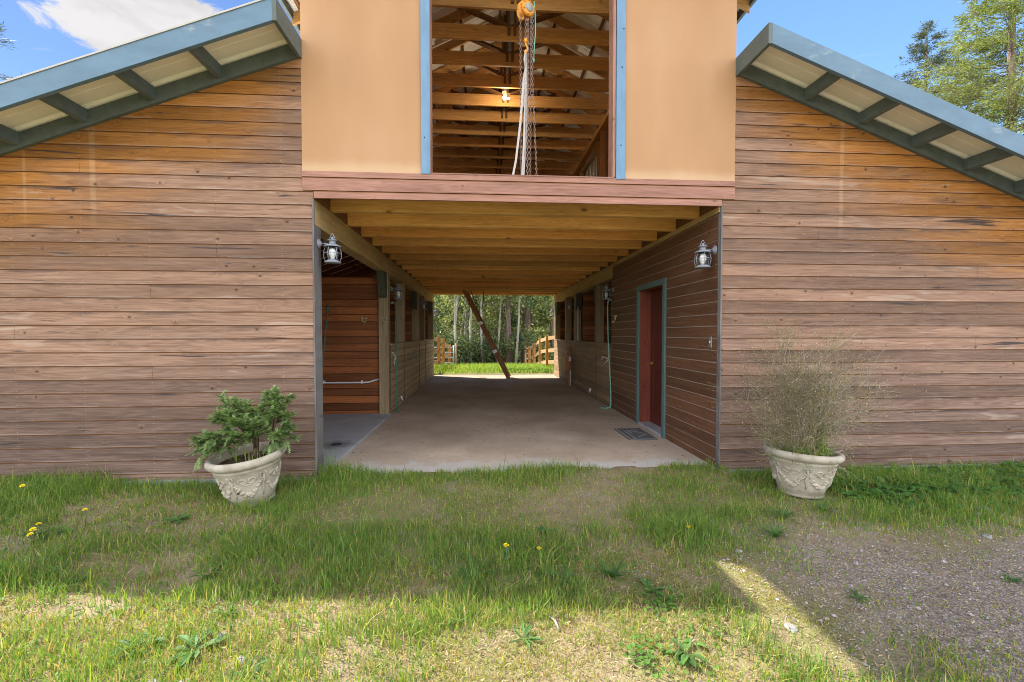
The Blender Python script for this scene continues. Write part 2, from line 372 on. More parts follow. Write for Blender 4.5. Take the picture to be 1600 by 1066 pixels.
# ------------------------------------------------------------------ mesh helper
class MB:
    def __init__(s): s.v = []; s.f = []; s.sm = []
    def add(s, vs, fs, smooth=False):
        b = len(s.v); s.v += [tuple(p) for p in vs]
        for f in fs: s.f.append(tuple(i + b for i in f)); s.sm.append(smooth)
        return s
    def box(s, x0, x1, y0, y1, z0, z1):
        vs = [(x, y, z) for z in (z0, z1) for y in (y0, y1) for x in (x0, x1)]
        return s.add(vs, [(0, 2, 3, 1), (4, 5, 7, 6), (0, 1, 5, 4), (2, 6, 7, 3), (0, 4, 6, 2), (1, 3, 7, 5)])
    def prism(s, poly, axis, a, b):
        """poly in the two other axes (cyclic order), pulled from a to b along axis"""
        n = len(poly)
        def P(p, t): return {'x': (t, p[0], p[1]), 'y': (p[0], t, p[1]), 'z': (p[0], p[1], t)}[axis]
        vs = [P(p, a) for p in poly] + [P(p, b) for p in poly]
        fs = [tuple(range(n)), tuple(range(2 * n - 1, n - 1, -1))] + [(i, i + n, (i + 1) % n + n, (i + 1) % n) for i in range(n)]
        return s.add(vs, fs)
    def beam(s, p, q, w, h, up=(0, 0, 1)):
        p, q = Vector(p), Vector(q); d = (q - p).normalized()
        a = d.cross(Vector(up)); a = a.normalized() if a.length > 1e-5 else Vector((1, 0, 0)); b = a.cross(d)
        c = [a * (i * w / 2) + b * (j * h / 2) for i, j in ((-1, -1), (1, -1), (1, 1), (-1, 1))]
        return s.add([p + k for k in c] + [q + k for k in c], [(3, 2, 1, 0), (4, 5, 6, 7)] + [(i, (i + 1) % 4, (i + 1) % 4 + 4, i + 4) for i in range(4)])
    def tube(s, pts, r, n=8, closed=False, cap=True):
        pts = [Vector(p) for p in pts]; m = len(pts)
        rr = r if isinstance(r, (list, tuple)) else [r] * m
        rings = []; prev = None
        for i, p in enumerate(pts):
            if closed: d = pts[(i + 1) % m] - pts[i - 1]
            else: d = pts[min(i + 1, m - 1)] - pts[max(i - 1, 0)]
            d = d.normalized() if d.length > 1e-9 else Vector((0, 0, 1))
            if prev is None:
                a = d.cross(Vector((0, 0, 1)))
                if a.length < 1e-3: a = d.cross(Vector((1, 0, 0)))
            else: a = prev - d * prev.dot(d)
            a = a.normalized() if a.length > 1e-9 else Vector((1, 0, 0)); prev = a; b = d.cross(a)
            rings.append([p + (a * math.cos(t) + b * math.sin(t)) * rr[i] for t in [2 * math.pi * k / n for k in range(n)]])
        vs = [v for rg in rings for v in rg]; fs = []
        for i in range(m if closed else m - 1):
            j = (i + 1) % m
            for k in range(n): fs.append((i * n + k, i * n + (k + 1) % n, j * n + (k + 1) % n, j * n + k))
        if cap and not closed: fs += [tuple(range(n - 1, -1, -1)), tuple((m - 1) * n + k for k in range(n))]
        return s.add(vs, fs, True)
    def lathe(s, prof, c=(0, 0, 0), n=24, axis='z'):
        vs = []; fs = []
        for r, z in prof:
            for k in range(n):
                t = 2 * math.pi * k / n; a, b = r * math.cos(t), r * math.sin(t)
                p = {'z': (a, b, z), 'x': (z, a, b), 'y': (a, z, b)}[axis]
                vs.append((p[0] + c[0], p[1] + c[1], p[2] + c[2]))
        for i in range(len(prof) - 1):
            for k in range(n): fs.append((i * n + k, i * n + (k + 1) % n, (i + 1) * n + (k + 1) % n, (i + 1) * n + k))
        return s.add(vs, fs, True)
    def mesh(s, name):
        me = bpy.data.meshes.new(name); me.from_pydata(s.v, [], s.f)
        me.polygons.foreach_set('use_smooth', s.sm); me.update()
        bm = bmesh.new(); bm.from_mesh(me); bmesh.ops.recalc_face_normals(bm, faces=bm.faces); bm.to_mesh(me); bm.free()
        return me
    def build(s, name, mat, parent=None, bevel=0., loc=None):
        me = s.mesh(name); me.materials.append(mat)
        o = bpy.data.objects.new(name, me); COL.objects.link(o)
        if parent: o.parent = parent
        if loc: o.location = loc
        if bevel:
            b = o.modifiers.new('bevel', 'BEVEL'); b.width = bevel; b.segments = 2; b.limit_method = 'ANGLE'; b.angle_limit = R(40)
        return o

def big_mesh(name, verts, faces, mat, tint=None, parent=None, nper=None, smooth=False):
    """verts n x 3; faces list of (k-gon arrays m x k); tint per vertex n x 3"""
    me = bpy.data.meshes.new(name)
    verts = np.asarray(verts, dtype=np.float32)
    me.vertices.add(len(verts)); me.vertices.foreach_set('co', verts.ravel())
    loops = np.concatenate([f.ravel() for f in faces]).astype(np.int32)
    tot = np.concatenate([np.full(len(f), f.shape[1], np.int32) for f in faces])
    st = np.concatenate([[0], np.cumsum(tot)[:-1]]).astype(np.int32)
    me.loops.add(len(loops)); me.loops.foreach_set('vertex_index', loops)
    me.polygons.add(len(tot)); me.polygons.foreach_set('loop_start', st)
    try: me.polygons.foreach_set('loop_total', tot)
    except Exception: pass
    me.polygons.foreach_set('use_smooth', np.full(len(tot), smooth))
    me.update(calc_edges=True); me.validate()
    if tint is not None:
        a = me.attributes.new('tint', 'FLOAT_COLOR', 'POINT')
        t = np.ones((len(verts), 4), np.float32); t[:, :3] = tint; a.data.foreach_set('color', t.ravel())
    me.materials.append(mat)
    o = bpy.data.objects.new(name, me); COL.objects.link(o)
    if parent: o.parent = parent
    return o

def tag(o, label=None, cat=None, group=None, kind=None):
    if label: o['label'] = label
    if cat: o['category'] = cat
    if group: o['group'] = group
    if kind: o['kind'] = kind
    return o
def empty(name, loc=(0, 0, 0), rz=0., parent=None):
    o = bpy.data.objects.new(name, None); COL.objects.link(o); o.location = loc; o.rotation_euler = (0, 0, rz)
    o.empty_display_size = .1
    if parent: o.parent = parent
    return o
KIDS = {}
def copy_tree(o, parent=None):
    c = o.copy(); COL.objects.link(c)
    if parent: c.parent = parent
    for ch in list(o.children): copy_tree(ch, c)
    return c

# siding: courses of boards with a real recessed joint. fn(u, depth, z) -> xyz
def siding(mb, fn, ulo, uhi, z0, z1, joints=(), rec=.009, gap=.0105):
    ulo_ = ulo if callable(ulo) else (lambda z: ulo); uhi_ = uhi if callable(uhi) else (lambda z: uhi)
    k0 = math.floor((z0 - SZ0) / PITCH + 1e-6); k = k0
    while SZ0 + k * PITCH < z1 - 1e-4:
        zb = SZ0 + k * PITCH; zt = zb + PITCH
        prof = [(0, zb), (0, zt - gap), (rec, zt - gap + .002), (rec, zt - .0005), (0, zt)]
        pr = [(d, min(max(z, z0), z1)) for d, z in prof]
        rnd = random.Random(k * 7 + int(abs(z1) * 100))
        wob = rnd.uniform(-.0012, .0012)
        pr = [(d + wob, z) for d, z in pr]
        js = joints(k) if callable(joints) else []
        cuts = [None] + list(js) + [None]
        for a, b in zip(cuts[:-1], cuts[1:]):
            vs = []
            for d, z in pr:
                lo, hi = ulo_(z), uhi_(z)
                if a is not None: lo = max(lo, a + .0012)
                if b is not None: hi = min(hi, b - .0012)
                if hi < lo: hi = lo
                vs += [fn(lo, d, z), fn(hi, d, z)]
            if (Vector(vs[0]) - Vector(vs[1])).length < .01 and (Vector(vs[2]) - Vector(vs[3])).length < .01: continue
            mb.add(vs, [(2 * i, 2 * i + 1, 2 * i + 3, 2 * i + 2) for i in range(4)])
        k += 1
    return mb
SKY_STR = .13; SUN_STR = 4.3; EXPO = 1.5; CLOUD = (2.3, 2.25, 2.28); CLOUD_FILL = 3.8
# ================================================================== THE BARN
barn = empty('barn', (0, 0, 0))
tag(barn, 'timber horse barn with ochre plywood gable, blue trim and open drive-through aisle', 'barn')
SL = .374
XL, XR = -.105, 4.257            # faces of the tall middle part
OUT = 4.6                        # width of a wing
def zrake(x):                    # underside of the wing eave
    return 4.082 - SL * ((XL - .025) - x) if x < CX else 4.085 - SL * (x - (XR + .03))
def wing(side):
    """front wall of a wing and its shed roof; side -1 or +1"""
    if side < 0: inner, edge, outer = XL, 0., XL - OUT
    else: inner, edge, outer = XR, W, XR + OUT
    def ulo(z):
        zz = z
        if side < 0: return max(outer, (XL - .025) - (4.10 - zz) / SL)
        return inner if zz > 2.821 else edge + .004
    def uhi(z):
        if side < 0: return inner if z > 2.821 else edge - .004
        return min(outer, (XR + .03) + (4.10 - z) / SL)
    rj = random.Random(3 if side < 0 else 8)
    def joints(k):
        if side < 0: return sorted(x for x in [rj.choice([-.915, -1.525, -2.135, -2.745])] if x > -8 and k % 3 == 2)
        return sorted(x for x in [rj.choice([5.185, 5.795, 6.405, 7.015])] if x < 90 and k % 3 == 1)
    mb = siding(MB(), lambda u, d, z: (u, d, z), ulo, uhi, .0, 4.085, joints)
    w = mb.build('front_wall', M['siding'], barn)
    # studs and sheathing behind the boards
    b = MB()
    top = lambda x: zrake(x) - .01
    if side < 0: poly = [(outer, -.05), (edge - .02, -.05), (edge - .02, 2.81), (inner, 2.81), (inner, 4.06), (outer, top(outer))]
    else: poly = [(edge + .02, -.05), (outer, -.05), (outer, top(outer)), (inner, 4.06), (inner, 2.81), (edge + .02, 2.81)]
    b.prism(poly, 'y', .012, .10); b.build('wall_sheathing', M['truss_dark'], w)
    # concrete footing under the boards
    f = MB(); f.box(min(edge, outer) if side < 0 else edge, edge if side < 0 else outer, -.012, .2, -.30, -.006); f.build('footing', M['slab'], w)
    # ---- roof
    roof = MB(); x_in = XL - .025 if side < 0 else XR + .03
    x_out = outer - side * -.45
    def zt(x): return zrake(x) + .142
    rib = []
    # ribbed sheet: ribs run down the slope
    y = -.48
    prof = []
    yb = -.42
    prof.append((-.481, 0))
    while yb < L + .5:
        prof += [(yb, 0), (yb + .018, .024), (yb + .052, .024), (yb + .07, 0)]
        prof += [(yb + .16, 0), (yb + .166, .004), (yb + .18, .004), (yb + .186, 0)]
        yb += .295
    prof.append((L + .55, 0))
    vs = []
    for (py, pz) in prof: vs += [(x_in, py, zt(x_in) + pz + .002), (x_out, py, zt(x_out) + pz + .002)]
    n = len(prof)
    roof.add(vs, [(2 * i, 2 * i + 1, 2 * i + 3, 2 * i + 2) for i in range(n - 1)])
    ro = roof.build('wing_roof', M['metal_cream'], barn)
    sol = ro.modifiers.new('thick', 'SOLIDIFY'); sol.thickness = .003; sol.offset = 1
    # pale drip edge along the rake
    d = MB(); d.beam((x_in, -.505, zrake(x_in) + .192), (x_out, -.505, zrake(x_out) + .192), .045, .014) if side < 0 else d.beam((x_in, -.49, zrake(x_in) + .186), (x_out, -.49, zrake(x_out) + .186), .030, .006)
    d.build('drip_edge', M['metal_top'], ro)
    # rake board at the outer edge of the overhang, end board and frieze board on the wall
    def slab(y0, y1, dz0, dz1, xa, xb, name, mat):
        m = MB(); m.prism([(xa, zrake(xa) + dz0), (xb, zrake(xb) + dz0), (xb, zrake(xb) + dz1), (xa, zrake(xa) + dz1)], 'y', y0, y1)
        return m.build(name, mat, ro, .003)
    s0 = side
    slab(-.52, -.482, 0, .185, x_in, x_out, 'rake_board', M['fascia'])
    slab(-.040, -.001, 0, .1405, x_in, x_out, 'frieze_board', M['slate'])
    m = MB(); xi = x_in + (-.0 if side < 0 else 0)
    xa, xb = (x_in - .001, x_in + .036) if side < 0 else (x_in - .036, x_in + .001)
    m.prism([(-.52, zrake(x_in) - .001), (.0, zrake(x_in) - .001), (.0, zrake(x_in) + .187), (-.52, zrake(x_in) + .187)], 'x', xa, xb)
    m.build('end_board', M['slate'] if side < 0 else M['slate'], ro, .003)
    # lookouts
    xs = OUTR[side]
    for x in xs:
        m = MB(); xx = x - side * .0
        m.prism([(x - .02, zrake(x - .02) + .025), (x + .02, zrake(x + .02) + .025), (x + .02, zrake(x + .02) + .140), (x - .02, zrake(x - .02) + .140)], 'y', -.483, -.039)
        m.build('lookout', M['slate'], ro, .003)
    # rafters inside
    proto = None
    for i in range(18):
        if proto is None:
            m = MB(); xa = x_in + side * .10; xb = x_out - side * .05
            m.prism([(xa, zrake(xa) - .03), (xb, zrake(xb) - .03), (xb, zrake(xb) + .105), (xa, zrake(xa) + .105)], 'y', -.02, .02)
            o = m.build('rafter', M['rafter_red'], ro); proto = o
        else:
            o = proto.copy(); COL.objects.link(o); o.parent = ro
        o.location = (0, .45 + .6 * i, 0)
    # purlins under the sheet
    m = MB()
    for t in np.linspace(.4, OUT - .1, 6):
        x = x_in + side * t
        m.box(x - .02, x + .02, .12, L, zrake(x) + .110, zrake(x) + .138)
    m.build('purlin', M['truss_dark'], ro)
    # outer long wall and back wall of the wing
    zo = zrake(outer)
    m = MB()
    xo0, xo1 = (outer, outer + .1) if side < 0 else (outer - .1, outer)
    lightgaps = [(.3, 3.2), (4.3, 6.6), (7.6, 10.1)] if side < 0 else [(4.9, 6.1), (8.3, 9.5)]  # unseen openings added to let light into the bay and stalls
    ys = [.1] + [q for w_ in lightgaps for q in w_] + [L]
    for a, b_ in zip(ys[0::2], ys[1::2]): m.box(xo0, xo1, a, b_, -.05, zo + .1)
    for a, b_ in lightgaps: m.box(xo0, xo1, a, b_, -.05, 1.25); m.box(xo0, xo1, a, b_, 2.15, zo + .1)
    m.build('outer_wall', M['stall_boards_y'], barn)
    m = MB()
    poly = [(outer, -.05), (edge + side * .18, -.05), (edge + side * .18, 2.7), (inner, 2.81), (inner, 4.06), (outer, zrake(outer) - .01)]
    m.prism(poly, 'y', L - .06, L + .02); m.build('back_wall', M['half_wall'], barn)
OUTR = {-1: [], 1: []}
for (x0, s) in ((-.13, -1), (4.287, 1)):
    OUTR[s] = []
OUTR[-1] = [-.835 - .60 * i for i in range(7)]
OUTR[1] = [4.995 + .60 * i for i in range(7)]
wing(-1); wing(1)

# ---- lintel siding above the drive-through
mb = MB()
for za, zb in ((2.752, 2.819), (2.826, 2.949), (2.956, 3.012)):
    mb.box(XL + .002, XR - .002, -.014, .012, za, zb) if za > 2.8 else mb.box(.004, W - .004, -.014, .012, za, zb)
lin = mb.build('lintel', M['lintel'], barn, .003)
m = MB(); m.box(XL + .01, XR - .01, .012, .05, 2.77, 3.0); m.build('header_board', M['truss_dark'], lin)
m = MB(); m.box(1.135, 2.972, -.02, .14, 3.008, 3.020); m.build('sill', M['lintel'], lin, .002)

# ---- ochre gable wall with the hay opening
def zroof(x): return 5.72 + .5 * (2.2 - abs(x - CX))
m = MB()
m.prism([(XL, 3.008), (1.1, 3.008), (1.1, zroof(1.1)), (XL, zroof(XL))], 'y', .0, .09)
m.prism([(3.02, 3.008), (XR, 3.008), (XR, zroof(XR)), (3.02, zroof(3.02))], 'y', .0, .09)
m.prism([(1.1, 6.05), (3.02, 6.05), (3.02, zroof(3.02)), (CX, zroof(CX)), (1.1, zroof(1.1))], 'y', .0, .09)
gw = m.build('gable_wall', M['yellow'], barn)
m = MB(); m.box(1.040, 1.128, -.022, .0, 3.006, 6.05); m.build('opening_trim', M['blue'], gw, .003)
m = MB(); m.box(2.994, 3.088, -.022, .0, 3.000, 6.05); m.build('opening_trim', M['blue'], gw, .003)
m = MB(); m.box(1.104, 1.134, -.010, .14, 3.022, 6.05); m.build('opening_jamb', M['lintel_z'], gw, .002)
m = MB(); m.box(2.960, 2.990, -.010, .14, 3.022, 6.05); m.build('opening_jamb', M['lintel_z'], gw, .002)
# nails in the trims, a knot hole or two
m = MB()
for x, z in ((3.05, 4.12), (3.065, 4.50), (1.075, 3.36), (3.042, 3.34)):
    m = MB(); m.lathe([(0, -.025), (.007, -.024), (.007, -.02)], (x, 0, z), 8, 'y'); m.build('nail_head', M['steel_dark'], gw)

# ---- long walls of the loft, with a barred window on one side
m = MB()
m.box(XL + .0, XL + .09, .09, L, 2.99, 5.72)
m.box(XR - .09, XR, .09, 4.75, 2.99, 5.72); m.box(XR - .09, XR, 6.35, L, 2.99, 5.72)
m.box(XR - .09, XR, 4.75, 6.35, 2.99, 4.0); m.box(XR - .09, XR, 4.75, 6.35, 5.42, 5.72)
lw = m.build('loft_wall', M['truss_dark'], barn)
for i in range(17):
    y = .2 + i * .61
    if 4.7 < y < 6.4: continue
    m = MB(); m.box(XR - .20, XR - .09, y, y + .04, 3.0, 5.66); m.build('stud', M['util_wood'], lw)
m = MB(); m.box(XR - .22, XR - .09, .1, L, 5.60, 5.70); m.box(XL + .09, XL + .22, .1, L, 5.60, 5.70); m.build('wall_plate', M['truss'], lw)
m = MB(); m.box(XR - .055, XR - .045, 4.75, 6.35, 4.0, 5.42); wp = m.build('window', M['pane'], lw)
m = MB()
for i in range(6): m.box(XR - .075, XR - .03, 4.75 + i * .315 - .012, 4.75 + i * .315 + .012, 4.0, 5.42)
m.box(XR - .2, XR - .08, 4.70, 4.75, 3.95, 5.46); m.box(XR - .2, XR - .08, 6.35, 6.40, 3.95, 5.46); m.box(XR - .2, XR - .08, 4.75, 6.35, 5.42, 5.46)
m.build('window_frame', M['util_wood'], wp)

# ---- loft deck on joists
m = MB(); m.box(XL, XR, .055, L, 2.975, 3.0); m.build('loft_deck', M['deck'], barn)
proto = None
for i in range(17):
    if proto is None:
        m = MB(); m.box(.0, W, -.045, .045, 0, .212); proto = m.build('joist', M['joist'], barn, .008); o = proto
    else:
        o = proto.copy(); COL.objects.link(o); o.parent = barn
    o.location = (random.uniform(-.0, .0), .50 + i * .605, SOF + random.uniform(-.004, .004))
m = MB(); m.box(-.06, -.001, .05, L, 2.761, 2.974); m.build('rim_board', M['truss_dark'], barn)  # both rim boards: dark tone stands in for shadow at the joist ends
m = MB(); m.box(W + .001, W + .06, .05, L, 2.761, 2.974); m.build('rim_board', M['truss_dark'], barn)
m = MB(); m.box(XL, XR, L - .04, L + .05, 2.76, 3.01); m.build('rear_header', M['joist'], barn)

# ---- roof trusses
ZC = 5.70
def truss():
    root = empty('truss', (0, 0, 0), 0, barn)
    m = MB(); m.box(XL + .1, XR - .1, -.02, .02, ZC, ZC + .205); m.build('tie_beam', M['truss'], root, .004)
    for s in (-1, 1):
        m = MB(); u0, u1 = 2.86, .0
        P = lambda u, d: (CX + s * u, 5.72 + .5 * (2.2 - u) + d)
        m.prism([P(u0, .0), P(u1, .0), P(u1, .15), P(u0, .15)], 'y', .021, .058); m.build('rafter', M['truss'], root, .003)
    m = MB(); m.box(CX - .055, CX - .015, -.06, -.021, ZC + .06, 6.9); m.box(CX + .03, CX + .07, -.06, -.021, ZC + .06, 6.9); m.build('king_post', M['truss_dark'], root, .002)
    for s in (-1, 1):
        m = MB(); m.beam((CX + s * .05, .0, ZC + .2), (CX + s * 1.05, .0, 6.28), .036, .09, (0, 1, 0)); m.build('web', M['truss_dark'], root)
    m = MB(); m.box(CX - .02, CX + .03, -.066, -.062, ZC + .2, 6.8); m.build('metal_strap', M['galv'], root)
    return root
t0 = truss(); t0.location = (0, 1.44, 0)
for i in range(1, 15):
    t = copy_tree(t0, barn); t.location = (random.uniform(-.006, .006), 1.44 + .61 * i, random.uniform(-.008, .008))
t = copy_tree(t0, barn); t.location = (0, .83, .0)
for ch in list(t.children):
    if ch.name.startswith(('tie', 'metal', 'king')): bpy.data.objects.remove(ch)

# ---- upper roof: purlins, ribbed white sheet, eave and rake boards
m = MB()
for s in (-1, 1):
    for k in range(5):
        u = .12 + k * .66
        z = 5.72 + .5 * (2.2 - u) + .15
        m.box(CX + s * u - .02, CX + s * u + .02, -.50, L + .45, z - .005, z + .036)
ur = None
rf = MB()
prof = [(-.54, 0)]
yb = -.45
while yb < L + .4:
    prof += [(yb, 0), (yb + .02, .026), (yb + .055, .026), (yb + .075, 0)]; yb += .295
prof.append((L + .5, 0))
for s in (-1, 1):
    vs = []
    for (py, pz) in prof:
        for u in (0, 2.90): vs.append((CX + s * u, py, 5.72 + .5 * (2.2 - u) + .19 + pz))
    rf.add(vs, [(2 * i, 2 * i + 1, 2 * i + 3, 2 * i + 2) for i in range(len(prof) - 1)])
ur = rf.build('upper_roof', M['metal_white'], barn)
m.build('purlin', M['truss_dark'], ur)
for s in (-1, 1):
    m = MB(); m.beam((CX + s * 2.865, -.5, 5.515), (CX + s * 2.865, L + .5, 5.515), .036, .11); m.build('eave_board', M['slate'], ur)
    m = MB()
    P = lambda u, d: (CX + s * u, 5.72 + .5 * (2.2 - u) + d)
    m.prism([P(2.88, -.0), P(0, -.0), P(0, .185), P(2.88, .185)], 'y', -.53, -.49); m.build('rake_board', M['fascia'], ur)
    m = MB(); m.prism([P(2.86, .02), P(2.1, .02), P(2.1, .15), P(2.86, .15)], 'y', -.49, -.1) ; m.build('beam_tail', M['joist'], ur)
m = MB()
m.prism([(XL, 3.0), (1.0, 3.0), (1.0, zroof(1.0)), (XL, zroof(XL))], 'y', L - .08, L); m.prism([(3.1, 3.0), (XR, 3.0), (XR, zroof(XR)), (3.1, zroof(3.1))], 'y', L - .08, L)
m.prism([(1.0, 5.7), (3.1, 5.7), (3.1, zroof(3.1)), (CX, zroof(CX)), (1.0, zroof(1.0))], 'y', L - .08, L)  # opening between the panels added to let light into the loft
m.build('rear_gable_wall', M['truss_dark'], barn)

# ---- aisle: beams, posts, brackets
m = MB(); m.box(-.17, .0, .012, L, 2.50, SOF - .001); m.build('aisle_beam', M['beam'], barn, .006)
m = MB(); m.box(W, W + .17, 3.78, L, 2.50, SOF - .001); m.build('aisle_beam', M['beam'], barn, .006)
m = MB(); m.box(-.0165, .0005, -.006, .022, -.02, 2.752); m.build('corner_trim', M['grey_post'], barn, .003)
m = MB(); m.box(-.17, -.001, .024, .19, -.02, 2.499); m.build('corner_post', M['grey_post'], barn, .005)
def post(x0, x1, y, braces, z0=0.):
    m = MB(); m.box(x0, x1, y, y + .165, z0, 2.499); p = m.build('post', M['post'], barn, .006)
    for (yy, s) in braces:
        m = MB(); xm = (x0 + x1) / 2
        ya = yy; d = .22 * s
        m.prism([(ya, 2.498), (ya + d, 2.498), (ya + d * .85, 2.40), (ya + d * .45, 2.12), (ya + d * .2, 2.06), (ya, 2.06)], 'x', x0 + .018, x1 - .018)
        b = m.build('bracket', M['bracket'], p, .004)
    return p
for y, br in ((3.35, ((3.349, -1),)), (4.9, ((5.066, 1),)), (6.95, ((6.949, -1),)), (8.2, ((8.366, 1),)), (10.38, ((10.379, -1),))):
    post(-.168, -.002, y, br)
for y, br in ((4.95, ((5.116, 1),)), (7.15, ((7.149, -1),)), (8.40, ((8.566, 1),)), (10.3, ((10.299, -1),))):
    post(W + .002, W + .168, y, br)
# thin jambs of the stall gates catching light, a pale pipe
m = MB(); m.box(-.05, -.006, 7.118, 7.16, 1.25, 2.5); m.build('gate_jamb', M['util_wood'], barn)
m = MB(); m.box(-.05, -.006, 8.14, 8.198, 1.25, 2.5); m.build('gate_jamb', M['util_wood'], barn)
m = MB(); m.tube([(W + .06, 7.05, 1.2), (W + .06, 7.05, 2.2)], .016, 8); m.build('conduit', M['pvc'], barn)

# ---- plank walls of the aisle
D0, D1, DT = 1.425, 2.345, 2.105         # door opening
mb = MB(); fR = lambda u, d, z: (W + d, u, z)
siding(mb, fR, .012, D0 - .03, .0, 2.70); siding(mb, fR, D1 + .03, 3.78, .0, 2.70); siding(mb, fR, D0 - .03, D1 + .03, DT + .02, 2.70)
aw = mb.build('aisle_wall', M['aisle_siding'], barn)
m = MB(); m.box(W + .012, W + .19, .11, D0 - .002, -.02, 2.75); m.box(W + .012, W + .19, D1 + .002, 3.77, -.02, 2.75); m.box(W + .012, W + .19, D0 - .002, D1 + .002, DT + .002, 2.75)
m.build('wall_sheathing', M['truss_dark'], aw)
m = MB(); m.box(W - .018, W + .02, .02, 3.79, 2.70, 2.759); m.build('top_trim', M['beam'], aw, .003)
m = MB(); m.box(W - .004, W + .012, -.006, .055, -.02, 2.752); m.build('corner_trim', M['grey_post'], aw, .003)
m = MB(); m.box(W - .004, W + .12, 3.775, 3.84, 0, 2.5); m.build('end_trim', M['aisle_siding'], aw, .003)
# door: teal casing, deep cedar jamb, two-panel leaf with an arched upper panel
dr = empty('door', (0, 0, 0), 0, barn)
m = MB()
m.box(W - .024, W + .004, D0 - .085, D0, -.005, DT + .085); m.box(W - .024, W + .004, D1, D1 + .085, -.005, DT + .085); m.box(W - .024, W + .004, D0, D1, DT, DT + .085)
m.build('casing', M['teal'], dr, .004)
m = MB(); m.box(W + .004, W + .188, D1 - .001, D1 + .03, 0, DT); m.box(W + .004, W + .188, D0 - .03, D0 + .001, 0, DT); m.box(W + .004, W + .188, D0, D1, DT - .001, DT + .03)
m.build('jamb', M['cedar_z'], dr)
m = MB(); m.box(W - .01, W + .19, D0, D1, -.01, .03); m.build('sill', M['slab'], dr, .004)
m = MB(); XD = W + .182
m.box(XD, XD + .045, D0 + .003, D1 - .003, .032, DT - .004); leaf = m.build('door_leaf', M['door'], dr)
def arch(y0, y1, z0, z1, k=.10, n=10):
    pts = [(y0, z0), (y1, z0)]
    for i in range(n + 1):
        t = i / n; pts.append((y1 + (y0 - y1) * t, z1 - k + k * math.sin(math.pi * t) ** .8))
    return pts
def panel(y0, y1, z0, z1, k):
    m = MB(); o = arch(y0, y1, z0, z1, k)
    cy = (y0 + y1) / 2; cz = (z0 + z1) / 2
    def sc(p, d): 
        return (cy + (p[0] - cy) * (1 - d / ((y1 - y0) / 2)), cz + (p[1] - cz) * (1 - d / ((z1 - z0) / 2)))
    rings = [(0, 0), (.012, -.014), (.03, -.016), (.045, .006), (.06, .006)]
    vs = []; n = len(o)
    for d, dep in rings: vs += [(XD - .001 - dep * -1 if False else XD - .012 - dep * -1 * -1 if False else XD - .002 - (dep + .0), *sc(p, d)) for p in o]
    fs = [(r * n + i, r * n + (i + 1) % n, (r + 1) * n + (i + 1) % n, (r + 1) * n + i) for r in range(len(rings) - 1) for i in range(n)]
    fs.append(tuple((len(rings) - 1) * n + i for i in range(n)))
    m.add(vs, fs); return m
m = panel(D0 + .13, D1 - .13, 1.02, 1.97, .11); m.build('door_panel', M['door'], leaf)
m = panel(D0 + .13, D1 - .13, .22, .88, .001); m.build('door_panel', M['door'], leaf)
m = MB(); hy, hz = D1 - .075, .965
m.lathe([(0, -.002), (.03, -.002), (.032, -.012), (.012, -.014), (.010, -.05), (0, -.05)], (XD, hy, hz), 16, 'x')
m.tube([(XD - .046, hy, hz), (XD - .05, hy - .03, hz), (XD - .05, hy - .08, hz + .004), (XD - .046, hy - .115, hz - .006)], [.009, .009, .008, .006], 8)
m.build('handle', M['brass'], leaf)
m = MB(); m.box(W - .006, W + .002, .165, .222, 1.28, 1.40); sw = m.build('light_switch', M['zinc'], aw, .002)
m = MB(); m.box(W - .013, W - .005, .188, .199, 1.33, 1.35); m.build('toggle', M['white'], sw)

# ---- stall fronts on both sides
mb = siding(MB(), lambda u, d, z: (-d, u, z), 3.53, L, .02, 1.235)
hw = mb.build('stall_front', M['half_wall'], barn)
m = MB(); m.box(-.12, -.011, 3.53, L, 0, 1.235); m.build('wall_core', M['truss_dark'], hw)
m = MB(); m.box(-.14, .012, 3.52, L + .01, 1.235, 1.262); m.build('cap_board', M['half_wall'], hw, .003)
mb = siding(MB(), lambda u, d, z: (W + d, u, z), 3.845, L, .02, 1.215)
hw2 = mb.build('stall_front', M['half_wall_shaded'], barn)
m = MB(); m.box(W + .011, W + .12, 3.845, L, 0, 1.215); m.build('wall_core', M['truss_dark'], hw2)
m = MB(); m.box(W - .012, W + .14, 3.842, L + .01, 1.215, 1.242); m.build('cap_board', M['half_wall_shaded'], hw2, .003)
# gate edges, diagonal latch, drain rags read as seams
m = MB()
for y in (4.95, 7.1, 8.35): m.box(W - .009, W + .002, y, y + .012, .03, 1.21)
m.build('gate_seam', M['steel_dark'], hw2)
m = MB()
for y in (4.85, 7.05, 8.3): m.box(-.002, .009, y, y + .012, .03, 1.23)
m.build('gate_seam', M['steel_dark'], hw)

# ---- partitions in the wings
mb = siding(MB(), lambda u, d, z: (u, 3.42 + d, z), -4.6, -.10, .0, 2.43, rec=.004, gap=.004)
bw = mb.build('wash_bay_wall', M['stall_boards'], barn)
m = MB(); m.box(-4.6, -.10, 3.431, 3.50, -.02, 2.43); m.build('wall_core', M['truss_dark'], bw)
for x0, x1 in ((-4.6, -.18), (W + .18, W + 4.6)):
    for y in (7.0, ):
        mb = siding(MB(), lambda u, d, z: (u, y + d, z), x0, x1, .0, 2.43, rec=.004, gap=.004)
        o = mb.build('stall_partition', M['stall_boards'], barn)
        m = MB(); m.box(x0, x1, y + .011, y + .08, -.02, 2.43); m.build('wall_core', M['truss_dark'], o)
mb = siding(MB(), lambda u, d, z: (u, L - .10 + d, z), W + .2, W + 4.6, .0, 2.6, rec=.004, gap=.004); mb.build('stall_partition', M['stall_boards'], barn)
mb = siding(MB(), lambda u, d, z: (u, L - .10 + d, z), -4.6, -.2, .0, 2.6, rec=.004, gap=.004); mb.build('stall_partition', M['stall_boards'], barn)
